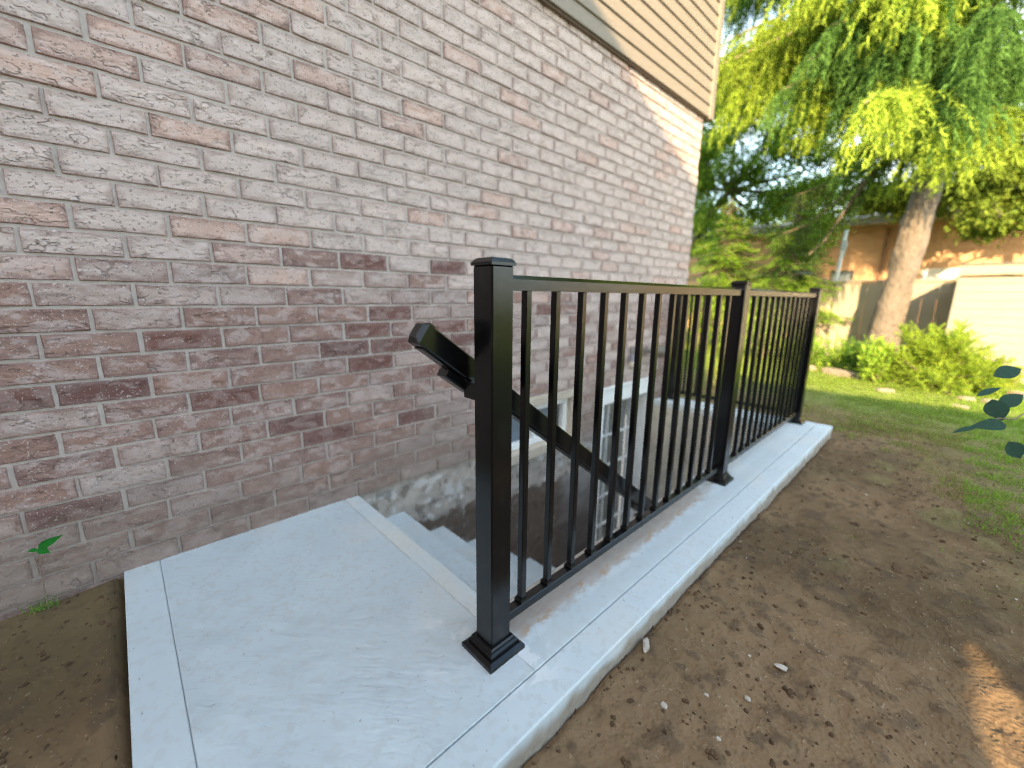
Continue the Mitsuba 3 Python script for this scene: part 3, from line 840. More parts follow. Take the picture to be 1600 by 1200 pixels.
def grass_patch(n, x0, x1, y0, y1, seed, hmin, hmax, near=False):
    r = np.random.default_rng(seed)
    x, y = r.uniform(x0, x1, n), r.uniform(y0, y1, n)
    ok = ~((x < 1.46) & (y < 3.52)) & ~((x < 0.02) & (y < 3.8))
    am = lawn_amount(x, y)
    clump = meshkit.fbm(np.stack([x * 7, y * 7, 0 * x], -1), 3, 9)
    ok &= r.random(n) < am * np.clip((clump - .3) * 3, .1, 1)
    x, y, am = x[ok], y[ok], am[ok]
    m = len(x)
    z = ground_z(x, y)
    lean = r.normal(0, .55, (m, 3)); lean[:, 2] = 1
    h = r.uniform(hmin, hmax, m) * (.5 + .5 * am) * np.clip(clump[ok] * 2.4 - .1, .5, 1.7)
    g = np.clip((y + .6 * (x - 1.5) - 4.1) / 1.6, 0, 1)[:, None] * (.4 + .6 * r.random((m, 1)))
    dry = np.array([.30, .25, .11]) * r.uniform(.6, 1.2, (m, 1))
    green = np.array([.22, .36, .05]) * r.uniform(.6, 1.25, (m, 1))
    g = np.maximum(g, (r.random((m, 1)) < .22))
    g = np.where((x > 2.2)[:, None], np.maximum(g, r.random((m, 1)) < .8), g)
    return needles(np.stack([x, y, z - .004], 1), lean, r.normal(size=(m, 3)), h, .004 if near else .006, dry * (1 - g) + green * g)


parts = [grass_patch(90000, 1.45, 3.6, .9, 4.4, 21, .012, .035, True), grass_patch(140000, -2.5, 4.5, 3.4, 7.2, 22, .02, .05), grass_patch(80000, -4.5, 4.5, 6.5, 10.4, 23, .03, .075)]
(gv, gf), gc = join(parts)
add('grass', (gv, gf), 'leaf_bsdf', color=gc)
tag('grass', 'patchy lawn grass, dry near the bare soil and bright green farther back', kind='stuff')

# ------------------------------------------------------------------ back of the yard: fence, shed, house behind
tag('wooden_fence', 'weathered board fence behind the big trunk, left of the white shed', 'fence')
FY, FT = 10.3, 1.36
x = -.13
while x < 2.3:
    w = .205 + rng.normal(0, .006)
    zt = FT + rng.normal(0, .004)
    add('wooden_fence__board', cbox((x + .0015, FY + rng.normal(0, .004), -.12), (x + w - .0015, FY + .022, zt), .004), 'fence_wood')
    x += w
add('wooden_fence__rail', cbox((-.13, FY + .024, .15), (2.3, FY + .064, .24), .005), 'fence_wood')
add('wooden_fence__rail', cbox((-.13, FY + .024, 1.05), (2.3, FY + .064, 1.14), .005), 'fence_wood')
add('wooden_fence__cap_rail', cbox((-.16, FY - .045, FT + .006), (2.3, FY + .075, FT + .045), .006), 'fence_wood')
for xx in (-.02, .26, 1.96):
    k = add('wooden_fence__post', cbox((xx - .05, FY - .062, -.2), (xx + .05, FY - .003, FT + .05 if xx != .26 else FT + .004), .006), 'fence_wood')
    if xx != .26:
        add(k + '__cap', trimesh.convex.convex_hull([(xx + a * s, FY - .032 + b * s, z) for a in (-1, 1) for b in (-1, 1) for s, z in ((.072, FT + .052), (.072, FT + .075), (.05, FT + .10))]), 'fence_wood')

tag('shed', 'low cream clapboard shed in full sun at the right edge', 'shed')
SX, SY = 1.965, 8.85
for i in range(13):
    z = -.2 + i * .1235
    sec = [(SX, SY - .016, z), (SX + 2.6, SY - .016, z), (SX, SY - .004, z + .121), (SX + 2.6, SY - .004, z + .121), (SX, SY + .02, z), (SX + 2.6, SY + .02, z), (SX, SY + .02, z + .121), (SX + 2.6, SY + .02, z + .121)]
    add('shed__siding_board', trimesh.convex.convex_hull(sec), 'shed_siding')
add('shed__wall', pbox((SX + .01, SY + .021, -.25), (SX + 2.59, SY + 1.0, 1.40)), 'shed_siding')
add('shed__corner_trim', cbox((SX - .022, SY - .028, -.22), (SX - .001, SY + .07, 1.40), .004), 'shed_siding')
add('shed__fascia', cbox((SX - .02, SY - .10, 1.408), (SX + 2.7, SY - .06, 1.55), .006), 'shed_trim')
add('shed__roof', trimesh.convex.convex_hull([(SX - .02, SY - .12, 1.553), (SX + 2.7, SY - .12, 1.553), (SX - .02, SY + 1.1, 1.46), (SX + 2.7, SY + 1.1, 1.46), (SX - .02, SY - .12, 1.575), (SX + 2.7, SY - .12, 1.575), (SX - .02, SY + 1.1, 1.49), (SX + 2.7, SY + 1.1, 1.49)]), 'roof_shingle')
tag('side_fence', 'board fence beyond the shed on its right', 'fence')
for i in range(22):
    add('side_fence__board', cbox((4.75 + i * .21, 9.3, -.2), (4.952 + i * .21, 9.322, 1.5), .004), 'fence_wood')

tag('metal_pole', 'slim pale metal pole with a small bracket standing behind the fence', 'pole')
add('metal_pole__pole', tube([(.158, 10.45, -.2), (.165, 10.45, 1.45), (.20, 10.45, 2.42)], .032, 12), 'galvanised', smooth=30)
add('metal_pole__bracket', cat([cbox((.20, 10.40, 2.02), (.25, 10.44, 2.20), .004), tube([(.22, 10.42, 2.2), (.24, 10.42, 2.02), (.22, 10.42, 1.9)], .008, 6)]), 'galvanised')

tag('brick_house', 'orange-brown brick house behind the fence in low sun', 'house')
BY = 15.0
poly = sbox(-7.0, -.3, 9.0, 3.05)
wh = [(-1.95, 1.45, -1.15, 1.92), (-.75, 1.45, -.19, 1.86), (1.22, 1.28, 1.98, 1.84), (4.2, 1.5, 5.3, 2.5)]
for a_, b_, c_, d_ in wh:
    poly = poly.difference(sbox(a_, b_, c_, d_))
m = trimesh.creation.extrude_polygon(poly, .25, engine='earcut')
w = np.array(m.vertices)
m.vertices = np.stack([w[:, 0], BY + w[:, 2], w[:, 1]], 1)
m.fix_normals()
add('brick_house__wall', m, 'far_brick')
add('brick_house__rear_wall', pbox((-7, BY + .26, -.3), (9, BY + 7, 3.0)), 'far_brick')
for i, (a_, b_, c_, d_) in enumerate(wh):
    t = .05 if i != 2 else .06
    k = add('brick_house__window', cat([cbox((a_, BY + .02, b_), (a_ + t, BY + .09, d_)), cbox((c_ - t, BY + .02, b_), (c_, BY + .09, d_)), cbox((a_ + t, BY + .022, d_ - t), (c_ - t, BY + .09, d_)), cbox((a_ + t, BY + .022, b_), (c_ - t, BY + .09, b_ + t))]), 'white_paint' if i >= 2 else 'dark_metal')
    add(k + '__pane', pbox((a_ + t, BY + .05, b_ + t), (c_ - t, BY + .052, d_ - t)), 'pane_bsdf')
    add(k + '__blind', pbox((a_, BY + .12, b_), (c_, BY + .14, d_)), 'white_paint' if i == 2 else 'sky_blind_bsdf')
add('brick_house__soffit', pbox((-7.5, BY - .45, 3.052), (9.5, BY + .3, 3.09)), 'soffit_white')
add('brick_house__fascia', cbox((-7.5, BY - .49, 3.03), (9.5, BY - .452, 3.21), .006), 'soffit_white')
add('brick_house__roof', trimesh.convex.convex_hull([(-7.6, BY - .5, 3.212), (9.6, BY - .5, 3.212), (-7.6, BY + 8, 3.212), (9.6, BY + 8, 3.212), (-4, BY + 3.6, 3.9), (6, BY + 3.6, 3.9)]), 'roof_shingle')
add('brick_house__downspout', cat([cbox((.36, BY - .07, .0), (.46, BY - .005, 2.95), .012), cbox((.355, BY - .075, 2.2), (.465, BY - .003, 2.24), .004)]), 'downspout_brown')

tag('chain_link_fence', 'thin dark chain-link fence seen past the house corner, left of the board fence', 'fence')
add('chain_link_fence__top_rail', tube([(-7, 10.35, 1.50), (-.14, 10.35, 1.50)], .018, 8), 'dark_metal', smooth=30)
for xx in (-6.6, -4.4, -2.2, -.2):
    add('chain_link_fence__post', tube([(xx, 10.38, -.2), (xx, 10.38, 1.56)], .024, 8), 'dark_metal', smooth=30)
ws = []
for i in range(78):
    xa = -7 + i * .11
    for sg in (-1, 1):
        x0_, x1_ = xa, xa + sg * 1.6
        p0, p1 = np.array([x0_, 10.35, -.12]), np.array([x1_, 10.35, 1.48])
        for a_, b_ in ((p0, p1),):
            if sg > 0 and x1_ > -.14:
                t = (-.14 - x0_) / 1.6; b_ = p0 + (p1 - p0) * max(t, .01)
            if sg < 0 and x1_ < -7:
                t = (x0_ + 7) / 1.6; b_ = p0 + (p1 - p0) * max(t, .01)
            if x0_ < -.14:
                ws.append(tube([a_, b_], .0022, 3, False))
add('chain_link_fence__wire_mesh', cat(ws), 'dark_metal')

# unseen neighbouring house inferred from its shade; masses shaped to cast it
tag('unseen_neighbour', 'unseen brick neighbouring house behind and right of the camera, shaped to cast shade', 'house')
add('unseen_neighbour__wall', pbox((2.62, -14, -.3), (4.13, -4.3, 5.3)), 'neighbour_brick')
add('unseen_neighbour__roof', pbox((2.60, -14.3, 5.3), (4.15, -4.04, 5.5)), 'roof_shingle')
px0 = 3.5  # added low mass shading the lawn; its side slot shapes a sun patch
add('unseen_neighbour__slotted_shade_wall', cat([pbox((px0, -1.62, -.3), (9.5, -1.52, 2.9)),
     pbox((px0, -4.0, -.3), (px0 + .03, -1.62, 1.05)), pbox((px0, -4.0, 1.18), (px0 + .03, -1.62, 2.9)), pbox((px0, -4.0, 1.05), (px0 + .03, -2.14, 1.18)),
     pbox((5.3, -4.1, -.3), (9.5, -4.0, 2.9)), pbox((9.4, -4.0, -.3), (9.5, -1.62, 2.9))]), 'neighbour_brick')
add('unseen_neighbour__shade_roof', pbox((px0 - .02, -4.2, 2.9), (9.6, -1.5, 3.05)), 'roof_shingle')

# ------------------------------------------------------------------ garden bed
def slab_stone(key, x, y, lx, ly, h, ang, label, cat_, group=None, jag=.12):
    r = np.random.default_rng(int(abs(x) * 1234 + y * 99))
    n = 10
    th = np.linspace(0, 6.283, n, endpoint=False) + r.normal(0, .12, n)
    rad = np.stack([np.sign(np.cos(th)) * np.abs(np.cos(th)) ** .6 * lx, np.sign(np.sin(th)) * np.abs(np.sin(th)) ** .6 * ly], 1) * (1 + jag * r.normal(size=(n, 1)))
    ca, sa = math.cos(ang), math.sin(ang)
    rad = rad @ np.array([[ca, sa], [-sa, ca]])
    z = float(ground_z(np.array([x]), np.array([y]))[0])
    pts = np.vstack([np.c_[rad + [x, y], np.full(n, z - .05)], np.c_[rad + [x, y], z + h * .8 + r.normal(0, h * .05, n)], np.c_[rad * .85 + [x, y], z + h + r.normal(0, h * .05, n)]])
    k = add(key, trimesh.convex.convex_hull(pts), 'stone_bsdf')
    tag(k, label, cat_, group)


slab_stone('edging_stone', .86, 7.62, .27, .06, .085, -.55, 'long pink-grey edging stone lit by sun in front of the leafy bed', 'edging stone', jag=.04)
slab_stone('edging_stone', 1.25, 7.50, .16, .055, .08, .35, 'shaded grey edging stone next to the sunlit one, under the shrub', 'edging stone', jag=.04)
slab_stone('edging_stone', .30, 7.95, .25, .06, .07, -.6, 'pale edging stone half hidden behind the far railing post', 'edging stone', jag=.04)
for (x, y, lx, ly, h, lab) in ((1.52, 6.62, .16, .07, .05, 'low pale stone at the foot of the yellow shrub'), (2.09, 7.05, .09, .07, .06, 'small cream rock right of the yellow shrub'),
                               (2.26, 6.75, .11, .08, .06, 'rounded pale rock on the lawn edge right of the shrub'), (2.45, 7.7, .15, .10, .08, 'flat pale slab below the shed wall'),
                               (2.2, 6.1, .10, .06, .04, 'small flat rock lying lowest on the lawn edge'), (2.47, 6.75, .14, .09, .06, 'greyish rock behind the blue-green leaves'), (2.75, 7.6, .18, .12, .08, 'broad pale rock near the right edge under the shed')):
    slab_stone('garden_rock', x, y, lx * .7, ly * .7, h * .6, rng.uniform(0, 3), lab, 'rock')


def bush(key, c, size, n, leaf, cols, label, cat_, group=None, stems=10, seed=1, upright=.35, wid=.5, droop=0):
    global rng
    r = np.random.default_rng(seed)
    c = np.array(c, float); size = np.array(size, float)
    sm, tips = [], []
    for i in range(stems):
        d = r.normal(size=3); d[2] = abs(d[2]) + .6; d /= np.linalg.norm(d)
        e = c + np.array([0, 0, size[2] * .55]) + d * size * r.uniform(.45, .95) * [1, 1, .62]
        mid = (c + e) / 2 + r.normal(0, .06, 3) * size
        t = np.linspace(0, 1, 6)[:, None]
        pts = (1 - t) ** 2 * c + 2 * t * (1 - t) * mid + t ** 2 * e
        sm.append(tube(pts, np.linspace(.010, .003, 6) * (size[2] / .8), 5)); tips.append(pts)
    add(key + '__stem', cat(sm), 'twig_bark')
    tp = np.vstack([t[2:] for t in tips])
    cl = tp[r.integers(0, len(tp), n)] + r.normal(0, .13, (n, 3)) * size
    out = norm(cl - (c + [0, 0, size[2] * .4]))
    ax = out + r.normal(0, .6, (n, 3)) + [0, 0, upright - droop]
    nr = r.normal(0, .6, (n, 3)) + [0, -.2, 1]
    L = leaf * r.uniform(.6, 1.3, n)
    save = rng; rng = r
    col = tint(n, *cols); rng = save
    (v, f), cc = leaves(cl, ax, nr, L, L * wid, col)
    keep = v[:, 2] > -.2
    add(key + '__foliage', (v, f), 'leaf_bsdf', color=cc)
    tag(key, label, cat_, group)


def frond_bush(key, c, size, nst, cols, label, cat_, seed, needle=.05):
    """feathery shrub: arching sprays edged with flat needles"""
    r = np.random.default_rng(seed)
    c = np.array(c, float)
    sm, P_, A_, N_ = [], [], [], []
    for i in range(nst):
        az = r.uniform(0, 6.283); el = r.uniform(.25, 1.35)
        L = r.uniform(.65, 1.0)
        d = np.array([math.cos(az) * math.cos(el) * size[0], math.sin(az) * math.cos(el) * size[1], math.sin(el) * size[2]])
        t = np.linspace(0, 1, 9)[:, None]
        base = c + np.array([r.normal(0, .1) * size[0], r.normal(0, .1) * size[1], 0])
        pts = base + d * L * t + np.array([0, 0, -.22 * size[2]]) * t ** 2.5
        sm.append(tube(pts, np.linspace(.007, .002, 9), 4, False))
        for s in range(3, 9):
            for q in range(5):
                tw = norm(d + r.normal(0, .55, 3) * np.array(size))
                o = pts[s] + (pts[s] - pts[s - 1]) * r.uniform(-1, 0)
                l = r.uniform(.08, .22) * max(size)
                m_ = int(l / .011)
                tt = np.linspace(0.1, 1, m_)[:, None]
                ps = o + tw * l * tt + np.array([0, 0, -.05]) * tt ** 2
                sd = norm(np.cross(tw, [0, 0, 1.0])) * np.where(np.arange(m_) % 2, 1, -1)[:, None]
                P_.append(ps); A_.append(tw + sd * .8 + r.normal(0, .25, (m_, 3))); N_.append(np.tile(r.normal(0, .4, 3) + [0, -.3, 1], (m_, 1)))
    P_, A_, N_ = np.vstack(P_), np.vstack(A_), np.vstack(N_)
    n = len(P_)
    global rng
    save = rng; rng = r
    col = tint(n, *cols); rng = save
    (v, f), cc = leaves(P_, A_, N_, needle * r.uniform(.6, 1.2, n), .013, col, .1)
    add(key + '__stem', cat(sm), 'twig_bark')
    add(key + '__foliage', (v, f), 'leaf_bsdf', color=cc)
    tag(key, label, cat_)


YG = ((.36, .45, .05), (.20, .34, .05))
frond_bush('yellow_shrub', (1.86, 7.42, -.16), (.78, .62, 1.20), 78, YG, 'feathery yellow-green shrub in front of the trunk and the shed', 'shrub', 41)
frond_bush('yellow_shrub_001', (2.35, 7.75, -.16), (.55, .5, .62), 40, ((.30, .34, .03), (.20, .28, .035)), 'low spreading feathery shrub against the shed, right of the taller yellow one', 'shrub', 42)
GR = ((.20, .36, .04), (.32, .46, .07))
bush('leafy_plant', (1.33, 7.25, -.16), (.30, .28, .50), 420, .085, GR, 'light green leafy plant at the left foot of the yellow shrub', 'plant', None, 9, 43)
bush('leafy_plant_001', (.62, 8.35, -.16), (.5, .4, .42), 620, .075, ((.17, .33, .04), (.30, .45, .06)), 'low leafy plant behind the sunlit edging stone', 'plant', None, 12, 44)
bush('leafy_plant_002', (1.02, 8.2, -.16), (.25, .25, .40), 260, .10, ((.06, .15, .03), (.10, .2, .04)), 'dark leafy plant at the foot of the big trunk', 'plant', None, 8, 45)
bush('leafy_plant_003', (.1, 8.7, -.16), (.5, .4, .45), 600, .08, ((.20, .36, .04), (.32, .45, .07)), 'leafy plant just right of the far railing post', 'plant', None, 12, 46)
bsp = [(-.5, 8.6, .75, .9), (-1.2, 8.8, .8, 1.1), (-2.0, 9.2, .9, 1.25), (-2.9, 9.3, .9, 1.3), (-.75, 7.6, .35, .4), (-3.9, 9.4, 1.0, 1.4)]
blab = ['bushy green shrub seen through the second railing panel', 'taller green shrub seen through the first railing panel', 'dense green shrub behind the house corner', 'leafy shrub farther left, mostly hidden by the house corner', 'small low plant on the sunlit lawn behind the return railing', 'large shrub hidden deepest behind the house corner']
for i, (x, y, s, h) in enumerate(bsp):
    bush('green_shrub' + (f'_{i:03d}' if i else ''), (x, y, -.16), (s * .7, s * .6, h), int(1100 * s), .085, ((.15, .28, .035), (.30, .44, .06)), blab[i], 'shrub', None, 14, 50 + i)

# ------------------------------------------------------------------ trees
def conifer_spray(r, pts, out, hang, n_str, slen, needle, spread, droop):
    """needle strings hanging from / along a bough; returns positions, axes, normals"""
    P_, A_, N_ = [], [], []
    L = len(pts)
    for _ in range(n_str):
        u = r.uniform(.12, 1) ** .8 * (L - 1)
        i = min(int(u), L - 2)
        o = pts[i] + (pts[i + 1] - pts[i]) * (u - i)
        sd = norm(np.cross(out, [0, 0, 1.0])) * r.normal(0, spread)
        l = slen * r.uniform(.35, 1.1) * (1 - .45 * abs(u / (L - 1) - .55))
        m_ = max(4, int(l / .022))
        t = np.linspace(0, 1, m_)[:, None]
        ps = o + sd * t ** .6 + out * l * .25 * t + np.array([0, 0, -1.0]) * l * (hang * t ** 1.3 + droop * t ** 2) + np.cumsum(r.normal(0, .004, (m_, 3)), 0)
        dirn = np.gradient(ps, axis=0)
        dirn = norm(dirn)
        a_ = dirn + r.normal(0, .55, (m_, 3))
        for _k in range(2):
            P_.append(ps + r.normal(0, .006, (m_, 3))); A_.append(dirn + r.normal(0, .6, (m_, 3))); N_.append(r.normal(size=(m_, 3)))
    return np.vstack(P_), np.vstack(A_), np.vstack(N_)


def tree_curve(x0, pts, n=24):
    p = np.array(pts, float)
    t = np.linspace(0, len(p) - 1, n)
    return np.stack([np.interp(t, np.arange(len(p)), p[:, k]) for k in range(3)], 1)


tag('spruce_tree', 'big old spruce with a thick leaning scaly trunk and hanging yellow-green boughs', 'tree')
tr = np.array([(1.12, 9.35, -.35), (1.15, 9.35, .1), (1.20, 9.35, .8), (1.265, 9.35, 1.5), (1.30, 9.35, 2.2), (1.36, 9.35, 3.0), (1.45, 9.35, 4.0), (1.55, 9.35, 6), (1.65, 9.35, 9), (1.7, 9.35, 13)])
zz = np.concatenate([np.arange(-.35, 3.2, .06), np.arange(3.2, 13, .3)])
tp = np.stack([np.interp(zz, tr[:, 2], tr[:, 0]), np.full(len(zz), 9.35), zz], 1)
rad = np.interp(zz, [-.35, -.05, .3, 1.3, 2.2, 3, 4, 13], [.36, .29, .235, .20, .195, .18, .16, .03])
tm = tube(tp, rad, 40)
v = np.array(tm.vertices)
nn = meshkit.fbm(np.stack([v[:, 0] * 7, v[:, 1] * 7, v[:, 2] * 3], -1), 3, 3) - .5
ctr = np.stack([np.interp(v[:, 2], zz, tp[:, 0]), np.full(len(v), 9.35), v[:, 2]], 1)
tm.vertices = v + norm(v - ctr) * (nn * .10)[:, None]
add('spruce_tree__trunk', tm, 'bark', smooth=True)
r = np.random.default_rng(77)
lb, NP, NA, NN = [], [], [], []
cols = []
for i in range(150):
    z0 = r.uniform(2.9, 11.5)
    az = r.uniform(0, 2 * np.pi)
    if i >= 110:
        z0 = r.uniform(6.5, 11.5)
    if i < 110:
        az = r.uniform(-2.95, -.15)                # the side towards the camera
        z0 = 3.5 + 5.0 * r.random() ** 1.2
    if math.cos(az) > .35:
        z0 = max(z0, 5.8 + r.uniform(0, 2.5))
    if math.cos(az) < -.3:
        z0 = max(z0, 4.4 + r.uniform(0, 3.5))
    L = (3.4 - .2 * max(z0 - 4, 0)) * r.uniform(.7, 1.1)
    if i % 8 == 4:
        az, z0, L = r.uniform(-2.5, -1.7), r.uniform(4.3, 5.6), r.uniform(1.8, 3.0)
    if i % 12 == 7:
        az, z0, L = r.uniform(-2.3, -.9), r.uniform(3.5, 4.4), r.uniform(.9, 1.7)
    if i % 9 == 0:
        az, z0, L = r.uniform(-3.0, -2.45), r.uniform(5.4, 8.6), r.uniform(3.3, 4.1)
    out = np.array([math.cos(az), math.sin(az), 0])
    t = np.linspace(0, 1, 12)[:, None]
    base = np.array([np.interp(z0, tr[:, 2], tr[:, 0]), 9.35, z0])
    pts = base + out * L * t + np.array([0, 0, 1.0]) * (.25 * t - .95 * t ** 2 + .25 * t ** 3) * L * .42 + np.cumsum(r.normal(0, .02, (12, 3)), 0)
    lb.append(tube(pts, np.linspace(.05, .008, 12), 6, False))
    p_, a_, n_ = conifer_spray(r, pts, out, .75, int(105 * L / 3), .85, .09, .22, .25)
    NP.append(p_); NA.append(a_); NN.append(n_)
    base_c = np.array([.31, .43, .06]) if r.random() < .6 else np.array([.12, .24, .06])
    cols.append(np.clip(base_c * r.uniform(.75, 1.2) * (1 + .18 * r.normal(size=(len(p_), 1))), .01, .6))
# the dark bare limb that sweeps down to the left
limb = np.array([(1.40, 9.2, 3.75), (1.10, 8.9, 3.62), (.86, 8.7, 3.30), (.60, 8.5, 2.80), (.42, 8.4, 2.38), (.25, 8.4, 2.02), (.05, 8.4, 1.80)])
lb.append(tube(limb, [.085, .075, .06, .045, .03, .02, .01], 8, False))
limb2 = np.array([(.95, 8.75, 3.45), (.55, 8.6, 3.15), (.1, 8.5, 2.95), (-.3, 8.5, 2.85)])
lb.append(tube(limb2, [.03, .02, .014, .006], 6, False))
limb3 = np.array([(.70, 8.58, 3.0), (.35, 8.6, 2.75), (-.05, 8.6, 2.35), (-.5, 8.6, 2.2)])
lb.append(tube(limb3, [.025, .018, .012, .006], 6, False))
for L_, ns in ((limb, 46), (limb2, 34), (limb3, 34)):
    pts = tree_curve(0, L_, 12)
    p_, a_, n_ = conifer_spray(r, pts, norm(L_[-1] - L_[0]), .6, ns, .42, .05, .2, .2)
    NP.append(p_); NA.append(a_); NN.append(n_)
    cols.append(np.clip(np.array([.075, .12, .035]) * (1 + .2 * r.normal(size=(len(p_), 1))), .01, .6))
NP, NA, NN, cols = map(np.vstack, (NP, NA, NN, cols))
add('spruce_tree__bough', cat(lb), 'twig_bark')
(v, f), cc = needles(NP, NA, NN, r.uniform(.05, .11, len(NP)), .020, cols)
add('spruce_tree__foliage', (v, f), 'leaf_bsdf', color=cc)


def flat_conifer(key, base, h, Lmax, n, seed, cols, label, az0=0, az1=6.283, zmin=.3):
    """young spruce with level, feathered boughs"""
    r = np.random.default_rng(seed)
    base = np.array(base, float)
    add(key + '__trunk', tube([base + [0, 0, -.1], base + [0, 0, h * .5], base + [0, 0, h]], [.07, .045, .008], 8), 'twig_bark')
    sm, P_, A_, N_, Cc = [], [], [], [], []
    for i in range(n):
        z0 = zmin + (h - zmin) * r.random()
        az = r.uniform(az0, az1)
        L = Lmax * (1 - (z0 / h)) ** .7 * r.uniform(.7, 1.1) + .12
        out = np.array([math.cos(az), math.sin(az), 0])
        t = np.linspace(0, 1, 9)[:, None]
        pts = base + [0, 0, z0] + out * L * t + np.array([0, 0, 1.0]) * L * (-.10 * t - .28 * t ** 2 + .16 * t ** 4) + np.cumsum(r.normal(0, .012, (9, 3)), 0)
        sm.append(tube(pts, np.linspace(.015, .003, 9), 5, False))
        sd = np.cross(out, [0, 0, 1.0])
        cb = np.array(cols[0]) if r.random() < .6 else np.array(cols[1])
        for s in range(int(L / .035)):
            u = r.uniform(.15, 1)
            k_ = u * 8; q = min(int(k_), 7)
            o = pts[q] + (pts[q + 1] - pts[q]) * (k_ - q)
            l = (.42 * L * (1.1 - u) + .07) * r.uniform(.7, 1.1)
            tw = norm(out * .75 + sd * r.choice([-1, 1]) * r.uniform(.5, 1.1) + np.array([0, 0, r.normal(-.12, .12)]))
            m_ = max(4, int(l / .012))
            tt = np.linspace(0, 1, m_)[:, None]
            ps = o + tw * l * tt + np.array([0, 0, -.25]) * l * tt ** 2
            pp = norm(np.cross(tw, [0, 0, 1.0])) * np.where(np.arange(m_) % 2, 1, -1)[:, None]
            P_.append(ps); A_.append(tw * .8 + pp * .8 + r.normal(0, .2, (m_, 3))); N_.append(np.tile([0, -.2, 1.0], (m_, 1)) + r.normal(0, .3, (m_, 3)))
            Cc.append(np.clip(cb * (1 + .2 * r.normal(size=(m_, 1))) * (.8 + .5 * tt), .01, .6))
    P_, A_, N_, Cc = map(np.vstack, (P_, A_, N_, Cc))
    add(key + '__bough', cat(sm), 'twig_bark')
    (v, f), cc = needles(P_, A_, N_, .055 * r.uniform(.7, 1.2, len(P_)), .016, Cc)
    add(key + '__foliage', (v, f), 'leaf_bsdf', color=cc)
    tag(key, label, 'tree')


SG = ((.26, .42, .05), (.10, .21, .04))
flat_conifer('young_spruce', (-.55, 9.75, -.2), 3.3, 1.3, 190, 61, SG, 'young spruce with bright level boughs standing left of the pale metal pole', zmin=1.0)
flat_conifer('young_spruce_001', (-1.9, 9.9, -.2), 3.4, 1.4, 190, 62, SG, 'bright green young spruce right beside the house corner', zmin=1.0)


def broad_tree(key, base, trunk_pts, rads, clusters, n, leaf, cols, label, seed):
    r = np.random.default_rng(seed)
    base = np.array(base, float)
    ms = [tube(np.array(trunk_pts, float), rads, 10, False)]
    P_, O_ = [], []
    for (c, s) in clusters:
        c, s = np.array(c, float), np.array(s, float)
        t0 = np.array(trunk_pts[-1], float)
        mid = (t0 + c) / 2 + r.normal(0, .25, 3)
        t = np.linspace(0, 1, 8)[:, None]
        ms.append(tube((1 - t) ** 2 * t0 + 2 * t * (1 - t) * mid + t ** 2 * c, np.linspace(rads[-1] * .7, .012, 8), 6, False))
        for _ in range(7):
            e = c + norm(r.normal(size=3)) * s * r.uniform(.5, 1)
            ms.append(tube([c, (c + e) / 2 + r.normal(0, .08, 3), e], [.014, .009, .004], 4, False))
        m_ = int(n * s.prod() ** .66)
        sub = c + norm(r.normal(size=(26, 3))) * s * (r.random((26, 1)) ** .4)
        q = sub[r.integers(0, 26, m_)] + r.normal(0, .17, (m_, 3)) * s
        P_.append(q); O_.append(norm(q - c))
    P_, O_ = np.vstack(P_), np.vstack(O_)
    m_ = len(P_)
    add(key + '__trunk', cat(ms), 'bark' if rads[0] > .12 else 'twig_bark', smooth=True)
    t_ = r.random((m_, 1))
    col = np.clip((np.array(cols[0]) * (1 - t_) + np.array(cols[1]) * t_) * (1 + .18 * r.normal(size=(m_, 1))), .01, .6)
    (v, f), cc = leaves(P_, O_ + r.normal(0, .7, (m_, 3)) - [0, 0, .35], r.normal(0, .6, (m_, 3)) + [0, -.3, 1], leaf * r.uniform(.6, 1.3, m_), leaf * .55, col)
    add(key + '__crown', (v, f), 'leaf_bsdf', color=cc)
    tag(key, label, 'tree')


BG = ((.10, .21, .03), (.27, .41, .05))
cl = [((-2.6, 12, 4.6), (.9, .8, .8)), ((-1.7, 12.2, 3.7), (.8, .8, .6)), ((-3.3, 12, 3.4), (.8, .8, .7)), ((-1.3, 12.3, 4.9), (.8, .8, .7)), ((-2.4, 12, 3.0), (.7, .7, .5)),
      ((-3.6, 12.3, 5.6), (1, 1, .9)), ((-2.0, 12.5, 6.0), (1, 1, .8)), ((-.6, 12.4, 3.3), (.8, .7, .6)), ((-.4, 12.5, 4.3), (.8, .8, .5)), ((-4.6, 12.3, 4.5), (1, 1, 1)), ((-1.0, 12.2, 2.5), (.7, .6, .4)), ((-2.9, 12.1, 2.3), (.7, .6, .45)), ((-3.4, 11.8, 4.6), (.7, .6, .8)), ((-3.0, 12, 6.4), (1, .8, .8)), ((-1.0, 12.8, 6.2), (1, .8, .8))]
broad_tree('leafy_tree', (-3.9, 12, 0), [(-4.3, 12.2, -.3), (-4.0, 12.1, 1.6), (-3.5, 12.0, 2.9), (-2.8, 12.0, 3.9)], [.17, .14, .11, .08], cl, 5200, .10, BG, 'leafy green tree with a slanting limb behind the house corner', 71)
